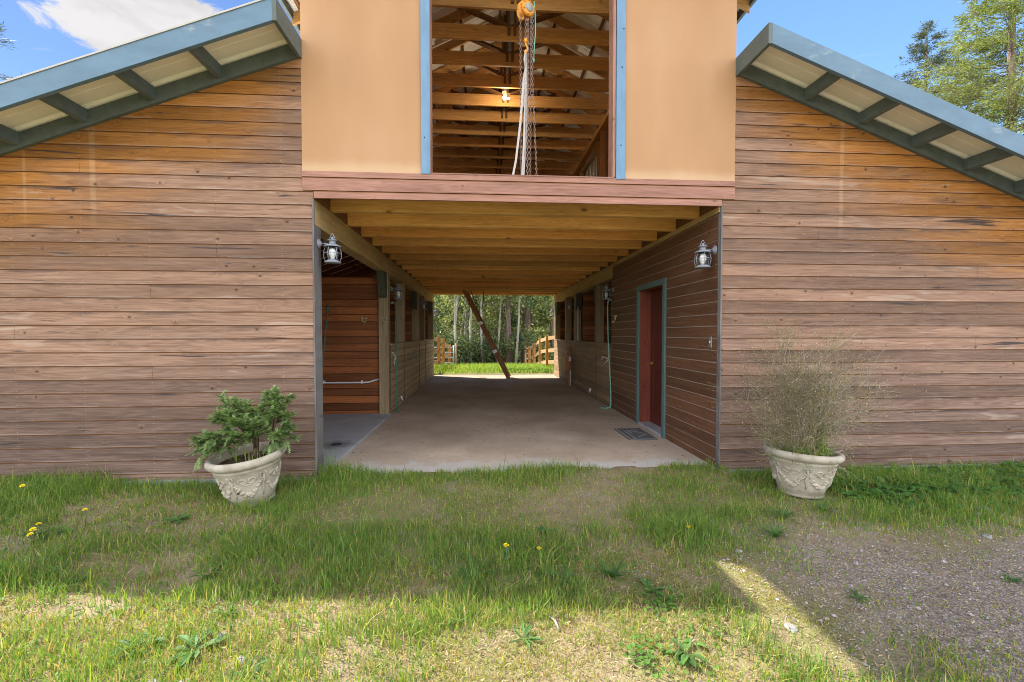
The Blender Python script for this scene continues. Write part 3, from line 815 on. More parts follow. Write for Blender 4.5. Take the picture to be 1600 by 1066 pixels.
mb = siding(MB(), lambda u, d, z: (u, 3.86 + d, z), W + .19, W + 4.6, .0, 2.6, rec=.004, gap=.004); mb.build('stall_partition', M['stall_boards'], barn)
# wash bay lining
m = MB(); m.box(-4.6, -4.55, .1, 3.42, 0, 1.24); m.build('bay_side_wall', M['stall_boards_y'], barn)
# folding attic ladder let down from the loft deck
# ================================================================== THINGS AT THE BARN
def lantern(name_label, loc, sx, group='wall lanterns of the aisle', first=[None]):
    """sx: the direction along x in which it stands off its wall"""
    if first[0] is None:
        root = empty('wall_lantern')
        m = MB(); m.lathe([(0, .0), (.052, .0), (.055, .006), (.048, .014), (.028, .018), (.024, .034), (.0, .036)], (0, 0, .055), 20, 'x')
        mp = m.build('mount_plate', M['lantern'], root)
        m = MB(); m.tube([(.03, 0, .055), (.07, 0, .058), (.105, 0, .055)], .009, 8); m.build('arm', M['lantern'], root)
        c = (.15, 0, 0)
        m = MB(); m.lathe([(0, -.155), (.086, -.155), (.089, -.150), (.082, -.138), (.064, -.128), (.055, -.122), (0, -.12)], c, 28); m.build('base_pan', M['lantern'], root)
        m = MB(); m.lathe([(.058, .028), (.092, .018), (.095, .022), (.088, .034), (.045, .050), (.036, .056), (.036, .088), (.052, .090), (.055, .094), (.050, .100), (.020, .106), (.014, .112), (.018, .122), (.010, .132), (0, .134)], c, 28); m.build('cap', M['lantern'], root)
        m = MB(); m.tube([(c[0] - .030, 0, .100), (c[0] - .026, 0, .125), (c[0] - .006, 0, .166), (c[0], 0, .170), (c[0] + .006, 0, .166), (c[0] + .026, 0, .125), (c[0] + .030, 0, .100)], .0042, 6); m.build('loop', M['lantern'], root)
        m = MB()
        for k in range(6):
            t = k * math.pi / 3 + .3
            pts = [(c[0] + r * math.cos(t), c[1] + r * math.sin(t), z) for r, z in ((.070, .022), (.084, -.01), (.093, -.05), (.090, -.09), (.078, -.132))]
            m.tube(pts, .0042, 6)
        m.tube([(c[0] + .093 * math.cos(t), .093 * math.sin(t), -.052) for t in np.linspace(0, 2 * math.pi, 24, endpoint=False)], .0036, 6, closed=True)
        m.build('cage', M['lantern'], root)
        m = MB(); m.lathe([(.044, .028), (.056, .0), (.064, -.05), (.058, -.10), (.048, -.122)], c, 24); m.build('glass_globe', M['glass'], root)
        m = MB(); m.lathe([(0, -.118), (.022, -.118), (.024, -.095), (.028, -.085), (.036, -.055), (.034, -.02), (.022, .005), (0, .015)], c, 16); m.build('bulb', M['frost'], root)
        first[0] = root; o = root
    else: o = copy_tree(first[0])
    o.location = loc; o.rotation_euler = (0, 0, 0 if sx > 0 else math.pi); o.scale = (.91, .91, .91)
    tag(o, name_label, 'lantern', group)
lantern('pale grey caged lantern on the grey corner post of the wash bay', (-.001, .115, 2.285), 1)
lantern('pale grey caged lantern near the corner above the light switch', (W + .003, .125, 2.275), -1)
lantern('grey lantern just behind the first post, above the green hose', (-.008, 3.62, 2.20), 1)
lantern('small grey lantern on the third post of the tan stall front', (-.003, 7.03, 2.2), 1)
lantern('grey lantern at the end of the dark plank wall, above the mint green hose', (W + .0, 3.72, 2.22), -1)
lantern('small grey lantern on a post above the utility box', (W + .002, 7.23, 2.19), -1)
lantern('tiny pale lantern outside the far end, on the side of the slatted gate', (-.09, L + .30, 2.19), 1)
lantern('tiny pale lantern outside the far end, on the side of the curved fence', (W + .13, L + .42, 2.2), -1)
for x, y in ((-.17, L + .23), (W + .13, L + .35)):
    pass

def hook(label, loc, rz):
    root = empty('halter_hook', loc, rz); tag(root, label, 'halter hook', 'antique halter hooks')
    m = MB(); n = 20     # local: sticks out along -y
    m.tube([(.034 * math.cos(t), -.012, .034 * math.sin(t)) for t in np.linspace(.5, 2 * math.pi + .1, n)], .0095, 8)
    m.build('ring', M['tan_metal'], root)
    m = MB(); m.box(-.046, -.028, -.012, .004, -.02, .05); m.box(.026, .05, -.012, .004, .02, .045)
    m.tube([(0, -.012, -.032), (.0, -.02, -.055), (-.004, -.05, -.08), (-.004, -.07, -.066)], .0085, 8); m.build('prong', M['tan_metal'], root)
hook('pale metal halter hook on the red-brown wash bay wall', (-.425, 3.412, 1.675), 0)
hook('pale metal halter hook on the face of the first grey post', (-.065, 3.338, 1.675), 0)
hook('pale metal halter hook on the dark plank wall beside the mint green hose', (W - .005, 3.56, 1.725), math.pi / -2)

# white pipe along the wash bay wall
root = empty('wall_pipe', (-.17, 3.41, .58)); tag(root, 'long white pipe running level across the wash bay wall', 'pipe')
m = MB(); m.tube([(-2.8, -.05, 0), (-.26, -.05, 0), (-.17, -.05, .008), (-.10, -.03, .03), (-.02, .0, .05)], .0135, 10); m.build('pipe', M['pvc'], root)
for x in (-.95, -.30, -1.6):
    m = MB(); m.box(x - .012, x + .012, -.05, .012, -.02, .036); m.build('clip', M['pvc'], root)
# lead rope on the bay wall
root = empty('lead_rope', (-1.03, 3.40, 1.86)); tag(root, 'thin green lead rope hanging against the wash bay wall by the corner post', 'rope')
m = MB(); m.tube([(0, -.03, 0), (-.015, -.035, -.15), (-.05, -.035, -.45), (-.10, -.03, -.9), (-.14, -.03, -1.3)], .009, 8); m.build('cord', M['green_hose'], root)
m = MB(); m.lathe([(0, .075), (.012, .07), (.026, .03), (.026, -.02), (.014, -.055), (0, -.06)], (0, -.03, 0), 12); m.build('snap', M['green_hose'], root)
# hoses
root = empty('hose', (.02, 3.60, 0)); tag(root, 'dark green hose hanging beside the first post', 'hose')
m = MB(); m.tube([(-.02, .0, 1.985), (.02, .01, 2.0), (.05, .02, 1.985), (.058, .02, 1.93), (.056, .02, 1.2), (.060, .03, .6), (.055, .04, .12), (.065, .03, .03), (.11, -.0, .02)], .013, 8); m.build('tube', M['green_hose'], root)
m = MB(); m.tube([(-.03, 0, 1.985), (.01, 0, 1.995)], .021, 10); m.build('coupling', M['zinc'], root)
m = MB(); m.tube([(.03, -.01, .98), (.055, 0, 1.0), (.03, .0, 1.06), (-.01, -.02, 1.09)], .010, 6); m.tube([(.055, 0, 1.0), (.03, -.02, .92), (.045, -.03, .86)], .008, 6); m.build('rag_tie', M['strap'], root)
root = empty('hose', (W - .02, 3.80, 0)); tag(root, 'mint green hose hanging at the end of the dark plank wall', 'hose')
m = MB(); m.tube([(.0, -.03, 2.07), (-.035, -.01, 2.085), (-.06, .0, 2.05), (-.068, .01, 1.95), (-.055, .01, 1.4), (-.045, -.03, .95), (-.04, -.12, .45), (-.045, -.17, .12), (-.06, -.17, .04), (-.13, -.13, .02), (-.22, -.05, .016)], .012, 8); m.build('tube', M['mint_rope'], root)
m = MB(); m.tube([(.0, -.03, 2.07), (-.05, -.005, 2.09)], .022, 10); m.build('coupling', M['zinc'], root)
m = MB(); m.tube([(-.05, -.02, .95), (-.09, .02, .97), (-.14, .06, .99), (-.16, .08, .93)], .012, 6); m.tube([(-.05, -.02, .95), (-.08, 0, .90), (-.12, .03, .86)], .010, 6); m.tube([(-.05, -.02, .95), (-.045, -.03, 1.05)], .012, 6); m.build('rag_tie', M['strap'], root)
# small fittings on the stall fronts
m = MB(); m.tube([(0, 0, 0), (.03, .0, .02), (.04, .03, -.02), (.02, .05, -.06), (.05, .06, -.1)], .012, 6); o = m.build('gate_latch', M['zinc'], None, 0, (.012, 5.6, .98)); tag(o, 'small dull latch on the tan stall front', 'latch')
m = MB(); m.lathe([(0, .04), (.02, .035), (.03, .0), (.02, -.03), (0, -.04)], (0, 0, 0), 10); m.tube([(0, 0, 0), (-.03, -.02, -.05)], .012, 6); o = m.build('water_tap', M['white'], None, 0, (W - .035, 5.35, .15)); tag(o, 'small whitish tap low on the dark stall front', 'tap')
m = MB(); m.lathe([(0, .03), (.018, .025), (.022, .0), (.012, -.03), (0, -.035)], (0, 0, 0), 10); m.tube([(0, 0, 0), (.03, -.02, -.05)], .010, 6); o = m.build('water_tap', M['white'], None, 0, (.035, 4.35, .17)); tag(o, 'small whitish tap low on the tan stall front near the green hose', 'tap')

# floor drain
root = empty('floor_drain', (-.22, 1.24, .028)); tag(root, 'dark round drain set in the wash bay slab', 'drain')
m = MB(); m.lathe([(.070, .0), (.070, .004), (.062, .005), (.062, .0)], (0, 0, 0), 24); m.build('rim', M['steel_dark'], root)
m = MB()
for k in range(-4, 5):
    h = math.sqrt(max(.062 ** 2 - (k * .014) ** 2, 0)); m.box(k * .014 - .0035, k * .014 + .0035, -h, h, .0, .004)
m.build('grate', M['steel_dark'], root)
m = MB(); m.lathe([(0, .0005), (.062, .0005)], (0, 0, 0), 20); m.build('sump', M['black'], root)

# doormat in front of the door
root = empty('doormat', (3.80, 1.62, .004)); tag(root, 'flat worn grey doormat with faded pale markings in front of the brown door', 'doormat')
m = MB(); m.box(-.20, .19, -.34, .34, 0, .010); m.build('pad', M['mat_dark'], root, .003)
m = MB()
m.box(-.19, -.165, -.32, .32, .0105, .0125); m.box(-.11, -.085, -.30, .22, .0105, .0125)
m.beam((-.03, -.20, .0115), (.15, -.05, .0115), .03, .002); m.beam((.0, .18, .0115), (.13, -.02, .0115), .03, .002); m.beam((-.04, .24, .0115), (-.04, .06, .0115), .03, .002); m.beam((.02, .22, .0115), (.12, .22, .0115), .03, .002)
m.box(-.19, .18, -.335, -.315, .0105, .0125)
m.build('pattern', M['mat_pale'], root)

# utility box on its board by the stall front
root = empty('utility_box', (W - .02, 7.55, 0)); tag(root, 'tan electric box with a white switch on a short brown board by the stall front', 'utility box')
m = MB(); m.box(-.09, -.01, -.06, .08, .0, 1.08); m.build('board', M['util_wood'], root, .004)
m = MB(); m.box(-.24, -.09, -.10, .12, .42, .84); b = m.build('case', M['util_box'], root, .008)
m = MB(); m.box(-.20, -.09, -.113, -.10, .43, .83); m.build('case_side', M['util_wood'], b)
m = MB(); m.box(-.085, -.02, -.085, -.06, .67, .80); m.build('switch', M['white'], root, .004)
m = MB(); m.tube([(-.14, .05, .84), (-.14, .05, .9), (-.10, .05, .95), (-.06, .05, .9)], .014, 6); m.build('conduit', M['zinc'], root)
m = MB(); m.tube([(-.03, -.075, .0), (-.03, -.075, .42)], .02, 8); m.build('riser', M['pvc'], root)

# folding ladder in the plane y = 9.4
root = empty('attic_ladder', (2.48, 9.4, 0)); tag(root, 'brown folding ladder slanting down from the loft at the far end of the aisle', 'ladder')
a = Vector((0, 0, .0)); b = Vector((-1.42, 0, 2.82)); d = (b - a).normalized(); q = Vector((d.z, 0, -d.x))
m = MB(); m.beam(a + q * .0, b, .115, .025, (0, 1, 0)) if False else m.add([a - q * .055 + Vector((0, y, 0)) for y in (0, .026)] + [a + q * .055 + Vector((0, y, 0)) for y in (0, .026)] + [b - q * .055 + Vector((0, y, 0)) for y in (0, .026)] + [b + q * .055 + Vector((0, y, 0)) for y in (0, .026)],
    [(0, 1, 3, 2), (4, 6, 7, 5), (0, 2, 6, 4), (1, 5, 7, 3), (0, 4, 5, 1), (2, 3, 7, 6)])
s1 = m.build('stringer', M['ladder'], root, .002)
s2 = s1.copy(); COL.objects.link(s2); s2.parent = root; s2.location = (.05, .42, .02)
m = MB(); m.add([a - q * .062 + Vector((0, y, 0)) for y in (-.002, .028)] + [a - q * .055 + Vector((0, y, 0)) for y in (-.002, .028)] + [b - q * .062 + Vector((0, y, 0)) for y in (-.002, .028)] + [b - q * .055 + Vector((0, y, 0)) for y in (-.002, .028)],
    [(0, 1, 3, 2), (4, 6, 7, 5), (0, 2, 6, 4), (1, 5, 7, 3), (0, 4, 5, 1), (2, 3, 7, 6)]); m.build('edge_strip', M['ladder_pale'], root)
for k in range(1, 10):
    p = a + d * (k * .30); m = MB(); m.box(p.x - .055, p.x + .055, .026, .42, p.z - .012, p.z + .012); m.build('tread', M['ladder'], root)
for t in (.98, 1.98):
    p = a + d * t; m = MB(); m.add([p + d * u + q * v + Vector((0, y, 0)) for u in (-.05, .05) for v in (-.065, .065) for y in (-.008, -.001)], [(0, 1, 3, 2), (4, 6, 7, 5), (0, 4, 5, 1), (2, 3, 7, 6), (0, 2, 6, 4), (1, 5, 7, 3)]); m.build('hinge', M['galv'], root)
m = MB()
for k in range(1, 10): p = a + d * (k * .30); m.lathe([(0, -.006), (.009, -.005), (.009, 0)], (p.x, 0, p.z), 8, 'y')
m.build('bolt', M['galv'], root)
m = MB(); p1, p2 = a + d * 2.0 + q * .06, b + q * .20
m.tube([p1 + Vector((0, -.02, 0)), p2 + Vector((0, -.02, 0))], .014, 6); m.build('spring_arm', M['steel_dark'], root)
m = MB(); m.tube([(-.86, -.03, 2.2), (-.80, -.03, 2.45), (-.80, -.03, 2.8)], .012, 6); m.build('pull_strap', M['black'], root)

# chain hoist in the hay opening
HX, HY, HZ = 2.113, .35, 4.90
root = empty('chain_hoist', (HX, HY, HZ)); tag(root, 'orange chain hoist with a round grey plate hanging in the hay opening', 'hoist')
m = MB(); th = R(28)
def rot(p): 
    x, y, z = p; return (x * math.cos(th) - y * math.sin(th), x * math.sin(th) + y * math.cos(th), z)
def rl(prof, n=26):
    g = MB(); g.lathe(prof, (0, 0, 0), n, 'y'); g.v = [rot(v) for v in g.v]; return g
g = rl([(0, -.062), (.05, -.062), (.062, -.058), (.078, -.05), (.082, -.036), (.078, -.028), (.058, -.026), (.058, .02), (.080, .022), (.084, .034), (.074, .046), (0, .048)]); body = g.build('body', M['hoist'], root)
g = rl([(0, -.068), (.043, -.068), (.046, -.0625), (0, -.062)]); g.build('name_plate', M['plate'], body)
g = MB()
for t in (.3, 1.35, 2.4, 3.45, 4.5, 5.55): g.lathe([(0, -.066), (.010, -.064), (.010, -.05)], (.066 * math.cos(t), 0, .066 * math.sin(t)), 8, 'y')
g.v = [rot(v) for v in g.v]; g.build('rim_bolt', M['hoist'], body)
g = MB(); g.tube([(-.09, .01, .0), (-.085, .0, -.05), (-.06, -.0, -.095), (-.03, 0, -.085), (-.025, 0, -.06)], .014, 8); g.tube([(.03, .0, -.075), (.02, 0, -.10), (.0, 0, -.095)], .012, 8); g.tube([(-.09, .01, 0), (-.075, .0, .06), (-.03, 0, .10)], .014, 8); g.build('chain_guide', M['hoist'], root)
g = MB(); g.tube([(0, 0, .07), (0, 0, .13), (.02, 0, .16), (.0, 0, .20), (-.02, 0, .18)], .011, 8); g.build('top_hook', M['steel_dark'], root)
g = MB(); g.tube([(0, 0, .19), (-.004, 0, 1.95)], .006, 6); g.build('hanging_cable', M['chain'], root)
def chain(name, pts, pitch=.030, r=.0027, parent=root):
    pts = [Vector(p) for p in pts]; g = MB(); acc = 0; seg = []
    for p, q_ in zip(pts[:-1], pts[1:]):
        n = max(1, int((q_ - p).length / pitch))
        for i in range(n): seg.append((p + (q_ - p) * (i / n), (q_ - p).normalized()))
    for i, (p, dd) in enumerate(seg):
        s_ = Vector((1, 0, 0)) if i % 2 == 0 else Vector((0, 1, 0))
        s_ = (s_ - dd * s_.dot(dd)).normalized()
        loop = [p + dd * (math.cos(t) * pitch * .62) + s_ * (math.sin(t) * pitch * .30) for t in np.linspace(0, 2 * math.pi, 10, endpoint=False)]
        g.tube(loop, r, 5, closed=True)
    return g.build(name, M['chain'], parent)
FZ = 3.0 - HZ
chain('hand_chain', [(-.062, -.02, -.06), (-.060, -.02, -1.0), (-.058, -.03, FZ + .02)])
chain('hand_chain', [(.052, -.02, -.06), (.048, -.02, -1.0), (.042, -.02, FZ + .02)])
chain('hand_chain', [(.070, -.01, -.05), (.066, -.02, -.7), (.115, -.05, FZ + .02)])
chain('load_chain', [(.02, -.01, -.08), (.018, -.02, -.9), (.010, -.03, FZ + .02)], .032, .0031)
chain('load_chain', [(-.004, -.01, -.09), (-.006, -.01, -.32)], .032, .0031)
g = MB(); g.tube([(-.006, -.01, -.32), (-.006, -.01, -.36), (.012, -.01, -.39), (.014, -.01, -.43), (-.006, -.01, -.455), (-.02, -.01, -.43)], .010, 8); g.lathe([(0, -.30), (.02, -.305), (.024, -.33), (.012, -.35), (0, -.352)], (-.006, -.01, 0), 12); g.build('load_hook', M['hoist'], root)
SX, SZ = HX - .006, HZ - .42
root = empty('lifting_sling', (SX, HY - .01, SZ)); tag(root, 'long white webbing sling hung doubled from the hoist hook', 'sling')
def ribbon(pts, w, name):
    g = MB(); vs = []; 
    for p, ang in pts:
        dx, dy = math.cos(ang) * w / 2, math.sin(ang) * w / 2; vs += [(p[0] - dx, p[1] - dy, p[2]), (p[0] + dx, p[1] + dy, p[2])]
    g.add(vs, [(2 * i, 2 * i + 1, 2 * i + 3, 2 * i + 2) for i in range(len(pts) - 1)]); o = g.build(name, M['strap'], root)
    s_ = o.modifiers.new('t', 'SOLIDIFY'); s_.thickness = .004; return o
zz = 3.0 - SZ
ribbon([((0, 0, .0), .9), ((-.012, 0, -.10), .3), ((-.006, 0, -.2), 1.2), ((-.02, 0, -.3), .2), ((-.06, -.02, -.8), .1), ((-.11, -.06, -1.2), .4), ((-.165, -.10, zz), .2)], .024, 'webbing')
ribbon([((.004, 0, .0), .4), ((.010, 0, -.12), 1.1), ((.0, 0, -.22), .2), ((-.005, 0, -.5), .6), ((-.02, -.01, -1.0), .3), ((-.05, -.04, zz), .5)], .022, 'webbing')
ribbon([((.0, .006, .0), .4), ((.016, 0.006, -.2), .8), ((.014, .006, -.7), .2), ((-.005, .0, -1.1), .7), ((-.035, -.03, zz), .3)], .018, 'webbing')
root = empty('tag_rope', (HX + .098, HY, HZ - .02)); tag(root, 'short mint green rope hanging beside the orange hoist', 'rope')
m = MB(); m.tube([(-.01, 0, .12), (.0, 0, .0), (.004, 0, -.2), (-.008, 0, -.36), (-.016, 0, -.5)], .0065, 6); m.build('cord', M['mint_rope'], root)
m = MB(); m.lathe([(0, .02), (.011, .014), (.012, -.012), (.009, -.022), (0, -.024)], (-.016, 0, -.5), 8); m.build('knot', M['mint_rope'], root)

# bare bulb under the trusses
root = empty('loft_bulb', (2.04, 3.45, 5.71)); tag(root, 'lit bare light bulb under the roof timbers of the loft', 'light bulb')
m = MB(); m.lathe([(0, -.12), (.02, -.115), (.031, -.09), (.030, -.07), (.018, -.04), (.014, -.03), (0, -.03)], (0, 0, 0), 14); m.build('bulb', M['lit'], root)
m = MB(); m.lathe([(0, -.035), (.02, -.035), (.022, .0), (.045, .004), (.045, .02), (0, .02)], (0, 0, 0), 14); m.build('socket', M['white'], root)
bl = bpy.data.lights.new('bulb_light', 'POINT'); bl.energy = 8; bl.color = (1., .80, .55); bl.shadow_soft_size = .035
bo = bpy.data.objects.new('bulb_light', bl); COL.objects.link(bo); bo.parent = root; bo.location = (0, 0, -.16)
m = MB(); m.box(.03, .10, -.03, .03, -.09, -.01); m.build('receptacle', M['white'], root, .004)

# ------------------------------------------------------------------ planters
def planter(loc, tilt, rz, label, sc):
    root = empty('planter', loc, rz); root.rotation_euler = (tilt[0], tilt[1], rz); root.scale = sc; tag(root, label, 'planter', 'stone planters before the barn')
    m = MB(); m.lathe([(.0, .0), (.195, .0), (.203, .006), (.203, .022), (.196, .028), (.200, .034), (.200, .048), (.206, .054), (.228, .13), (.252, .21), (.276, .29), (.292, .345), (.300, .352), (.302, .362), (.298, .370), (.312, .380), (.340, .396), (.352, .414), (.354, .436), (.346, .454), (.326, .464), (.304, .458), (.290, .440), (.282, .40), (.276, .38), (0, .375)], (0, 0, 0), 56)
    body = m.build('bowl', M['pot'], root)
    def Rr(z): return np.interp(z, [.05, .13, .21, .29, .345], [.206, .228, .252, .276, .292])
    g = MB(); rg = random.Random(5)
    def on(t, z, off=.0): r = Rr(z) + off; return (r * math.cos(t), r * math.sin(t), z)
    n = 6
    for k in range(n):
        t0 = 2 * math.pi * k / n; w = 2 * math.pi / n
        # heavy fruit swag
        for i in range(26):
            s_ = i / 25; t = t0 + w * s_; z = .265 - .135 * math.sin(math.pi * s_) + rg.uniform(-.016, .016)
            rr = .012 + .012 * math.sin(math.pi * s_)
            c = on(t, z, .0); g.lathe([(0, rr * .9), (rr * .6, rr * .55), (rr, 0), (rr * .6, -rr * .55), (0, -rr * .9)], c, 7)
        # scrolls above the swag
        for sgn in (-1, 1):
            pts = []
            for i in range(14):
                s_ = i / 13; ang = s_ * 5.2; rad = .040 * (1 - .62 * s_)
                pts.append(on(t0 + w * .5 + sgn * (.135 + (rad * math.cos(ang)) / .26 * 1.0), .265 + rad * math.sin(ang) * .9, .003))
            g.tube(pts, [.0075] * 13 + [.011], 6)
        g.tube([on(t0 + w * (.22 + .56 * i / 10), .285 - .055 * math.sin(math.pi * i / 10), .002) for i in range(11)], .007, 6)
        # ribbon drop between two swags
        g.tube([on(t0, .30, .004), on(t0 + .03, .25, .006), on(t0 - .03, .20, .006), on(t0 + .02, .14, .004), on(t0, .10, .002)], [.010, .012, .012, .010, .006], 6)
        for s2 in (-1, 1): g.tube([on(t0 + s2 * .02, .30, .003), on(t0 + s2 * .09, .322, .004), on(t0 + s2 * .11, .295, .004), on(t0 + s2 * .03, .29, .003)], .008, 6)
    g.build('swag_relief', M['pot'], body)
    g = MB(); g.lathe([(0, .405), (.15, .402), (.279, .385)], (0, 0, 0), 24); g.build('soil', M['soil'], root)
    g = MB(); g.lathe([(0, .004), (.010, .003), (.012, -.004), (0, -.004)], (0, 0, 0), 8, 'y')
    a_ = R(-112); p = on(a_, .165, -.002); g.v = [(v[0] + p[0], v[1] + p[1] - .004, v[2] + p[2]) for v in g.v]; g.build('drain_hole', M['black'], body)
    return root
POT1 = (-.385, -.44, -.035); POT2 = (4.55, -.62, -.035)
planter(POT1, (R(2), R(-6.5), 0), .4, 'tilted cream stone planter holding the green dwarf conifer', (.87, .87, .94))
planter(POT2, (R(2), R(3), 0), 1.1, 'cream stone planter holding the dry twiggy bush', (.90, .90, .88))
# ================================================================== GROUND, FLOOR, PLANTS
def vnoise(x, y, f, seed=0):
    x = np.asarray(x, float) * f + seed * 17.13; y = np.asarray(y, float) * f + seed * 5.71
    xi, yi = np.floor(x), np.floor(y); fx, fy = x - xi, y - yi
    fx = fx * fx * (3 - 2 * fx); fy = fy * fy * (3 - 2 * fy)
    def h(a, b): 
        t = np.sin(a * 127.1 + b * 311.7 + seed * 74.7) * 43758.5453; return t - np.floor(t)
    return (h(xi, yi) * (1 - fx) + h(xi + 1, yi) * fx) * (1 - fy) + (h(xi, yi + 1) * (1 - fx) + h(xi + 1, yi + 1) * fx) * fy
def fbm(x, y, f, seed=0, n=4):
    s = 0; a = .5
    for i in range(n): s = s + a * vnoise(x, y, f * 2 ** i, seed + i); a *= .5
    return s / (1 - .5 ** n)
def sst(x, a, b):
    t = np.clip((np.asarray(x, float) - a) / (b - a), 0, 1); return t * t * (3 - 2 * t)
def ground_z(x, y):
    x = np.asarray(x, float); y = np.asarray(y, float)
    z = -.035 + .05 * (fbm(x, y, .7, 3) - .5) + .022 * (fbm(x, y, 3.2, 5) - .5) + .018 * (fbm(x, y, 12., 6, 3) - .5)
    z = z + sst(-x, .5, 3.5) * sst(y, -1.6, -.2) * .07
    ap = np.where((x > -.05) & (x < W + .05), sst(y, -.6, -.28), 0); z = z * (1 - ap) + ap * (.004 + .016 * (fbm(x, y, 5., 15) - .35))
    edge = .13 + .30 * (fbm(x, y * 0, 1.1, 9) - .5) + .12 * (fbm(x, y * 0, 6., 10) - .5)
    z = np.where((y > edge), np.where(y < 10.62, -.10, z), z)
    z = np.where((y > -.0) & (y < 10.6) & ((x < .03) | (x > W - .03)), -.12, z)
    back = (y >= 10.62)
    z = np.where(back, -.012 + .03 * (fbm(x, y, .8, 4) - .5) + sst(y, 10.9, 12.2) * .05, z)
    drop = np.clip(y - 13.6, 0, 15) * .115
    z = z - np.where(y > 13.6, drop, 0)
    return z
def axis(fine, step, outs):
    a = list(np.arange(fine[0], fine[1], step)); v = fine[1]; s = step
    while v < outs[1]: a.append(v); s *= 1.35; v += s
    a.append(outs[1]); v = fine[0] - step; s = step; b = []
    while v > outs[0]: b.append(v); s *= 1.35; v -= s
    return np.array(sorted(b + [outs[0]] + a))
xs = axis((-4.5, 9.5), .07, (-400, 400))
ys = np.unique(np.round(np.concatenate([axis((-4.2, .6), .05, (-400, .6)), np.arange(.7, 10.4, .6), np.arange(10.4, 16., .09), axis((16., 17), .3, (16., 500))]), 4))
gx, gy = np.meshgrid(xs, ys); gz = ground_z(gx, gy); nx, ny = len(xs), len(ys)
ii = (np.arange(ny - 1)[:, None] * nx + np.arange(nx - 1)[None, :]).ravel()
g = big_mesh('ground', np.stack([gx.ravel(), gy.ravel(), gz.ravel()], 1), [np.stack([ii, ii + 1, ii + nx + 1, ii + nx], 1)], M['ground'], smooth=True)
tag(g, kind='structure')
# aisle floor and wash bay slab
m = MB(); m.box(.03, W + .02, -.12, L + .12, -.09, .0)
fl = m.build('aisle_floor', M['floor']); tag(fl, kind='structure')
m = MB(); m.box(-4.6, .03, .0, 3.42, -.09, .026); sl = m.build('wash_bay_slab', M['slab'], None, .012); tag(sl, kind='structure')
m = MB(); m.box(-4.6, .03, 3.42, L, -.09, -.01); m.box(W + .02, W + 4.6, .1, L, -.09, -.01); f2 = m.build('stall_floor', M['floor']); tag(f2, kind='structure')

def blades(name, px, py, pz, h, wid, col, lean=.5, parent=None, mat=None, curl=.5):
    n = len(px); a = RNG.uniform(0, 2 * np.pi, n); b = RNG.uniform(0, 2 * np.pi, n)
    le = np.abs(RNG.normal(0, lean, n)) * h
    dx, dy = np.cos(a), np.sin(a); wx, wy = np.cos(b) * wid / 2, np.sin(b) * wid / 2
    V = np.zeros((n, 5, 3), np.float32)
    mx, my = px + dx * le * .30, py + dy * le * .30
    tx, ty = px + dx * le, py + dy * le
    th = np.sqrt(np.maximum(h * h - (le * curl) ** 2, (h * .25) ** 2))
    V[:, 0] = np.stack([px - wx, py - wy, pz - .004], 1); V[:, 1] = np.stack([px + wx, py + wy, pz - .004], 1)
    V[:, 2] = np.stack([mx - wx * .85, my - wy * .85, pz + th * .55], 1); V[:, 3] = np.stack([mx + wx * .85, my + wy * .85, pz + th * .55], 1)
    V[:, 4] = np.stack([tx, ty, pz + th], 1)
    base = np.arange(n) * 5
    q = np.stack([base, base + 1, base + 3, base + 2], 1); t = np.stack([base + 2, base + 3, base + 4], 1)
    tint = np.repeat(col[:, None, :], 5, 1); 
    return big_mesh(name, V.reshape(-1, 3), [q, t], mat or M['grass'], tint.reshape(-1, 3), parent)
def gcol(n, dry, dark=0.):
    """per-blade colour between spring green, blue-green and straw"""
    g1 = np.array([.215, .335, .05]); g2 = np.array([.125, .235, .05]); y = np.array([.42, .44, .075]); s = np.array([.46, .36, .18])
    k = RNG.uniform(0, 1, n)[:, None]; c = g1 * k + g2 * (1 - k)
    k = np.clip(RNG.uniform(0, 1, n) * .5 + dark - .2, 0, 1)[:, None]; c = c * (1 - k) + g2 * .9 * k
    k = (RNG.uniform(0, 1, n) < dry * .7)[:, None] * RNG.uniform(.4, 1, n)[:, None]; c = c * (1 - k) + y * k
    k = (RNG.uniform(0, 1, n) < dry * .38)[:, None] * 1.; c = c * (1 - k) + s * k
    return c * RNG.uniform(.75, 1.25, n)[:, None]
def in_pot(x, y):
    return ((x - POT1[0] - .02) ** 2 + (y - POT1[1]) ** 2 < .185 ** 2) | ((x - POT2[0]) ** 2 + (y - POT2[1]) ** 2 < .205 ** 2)
def blob(x, y, cx, cy, rx, ry): return np.clip(1.25 - np.sqrt(((x - cx) / rx) ** 2 + ((y - cy) / ry) ** 2), 0, 1)
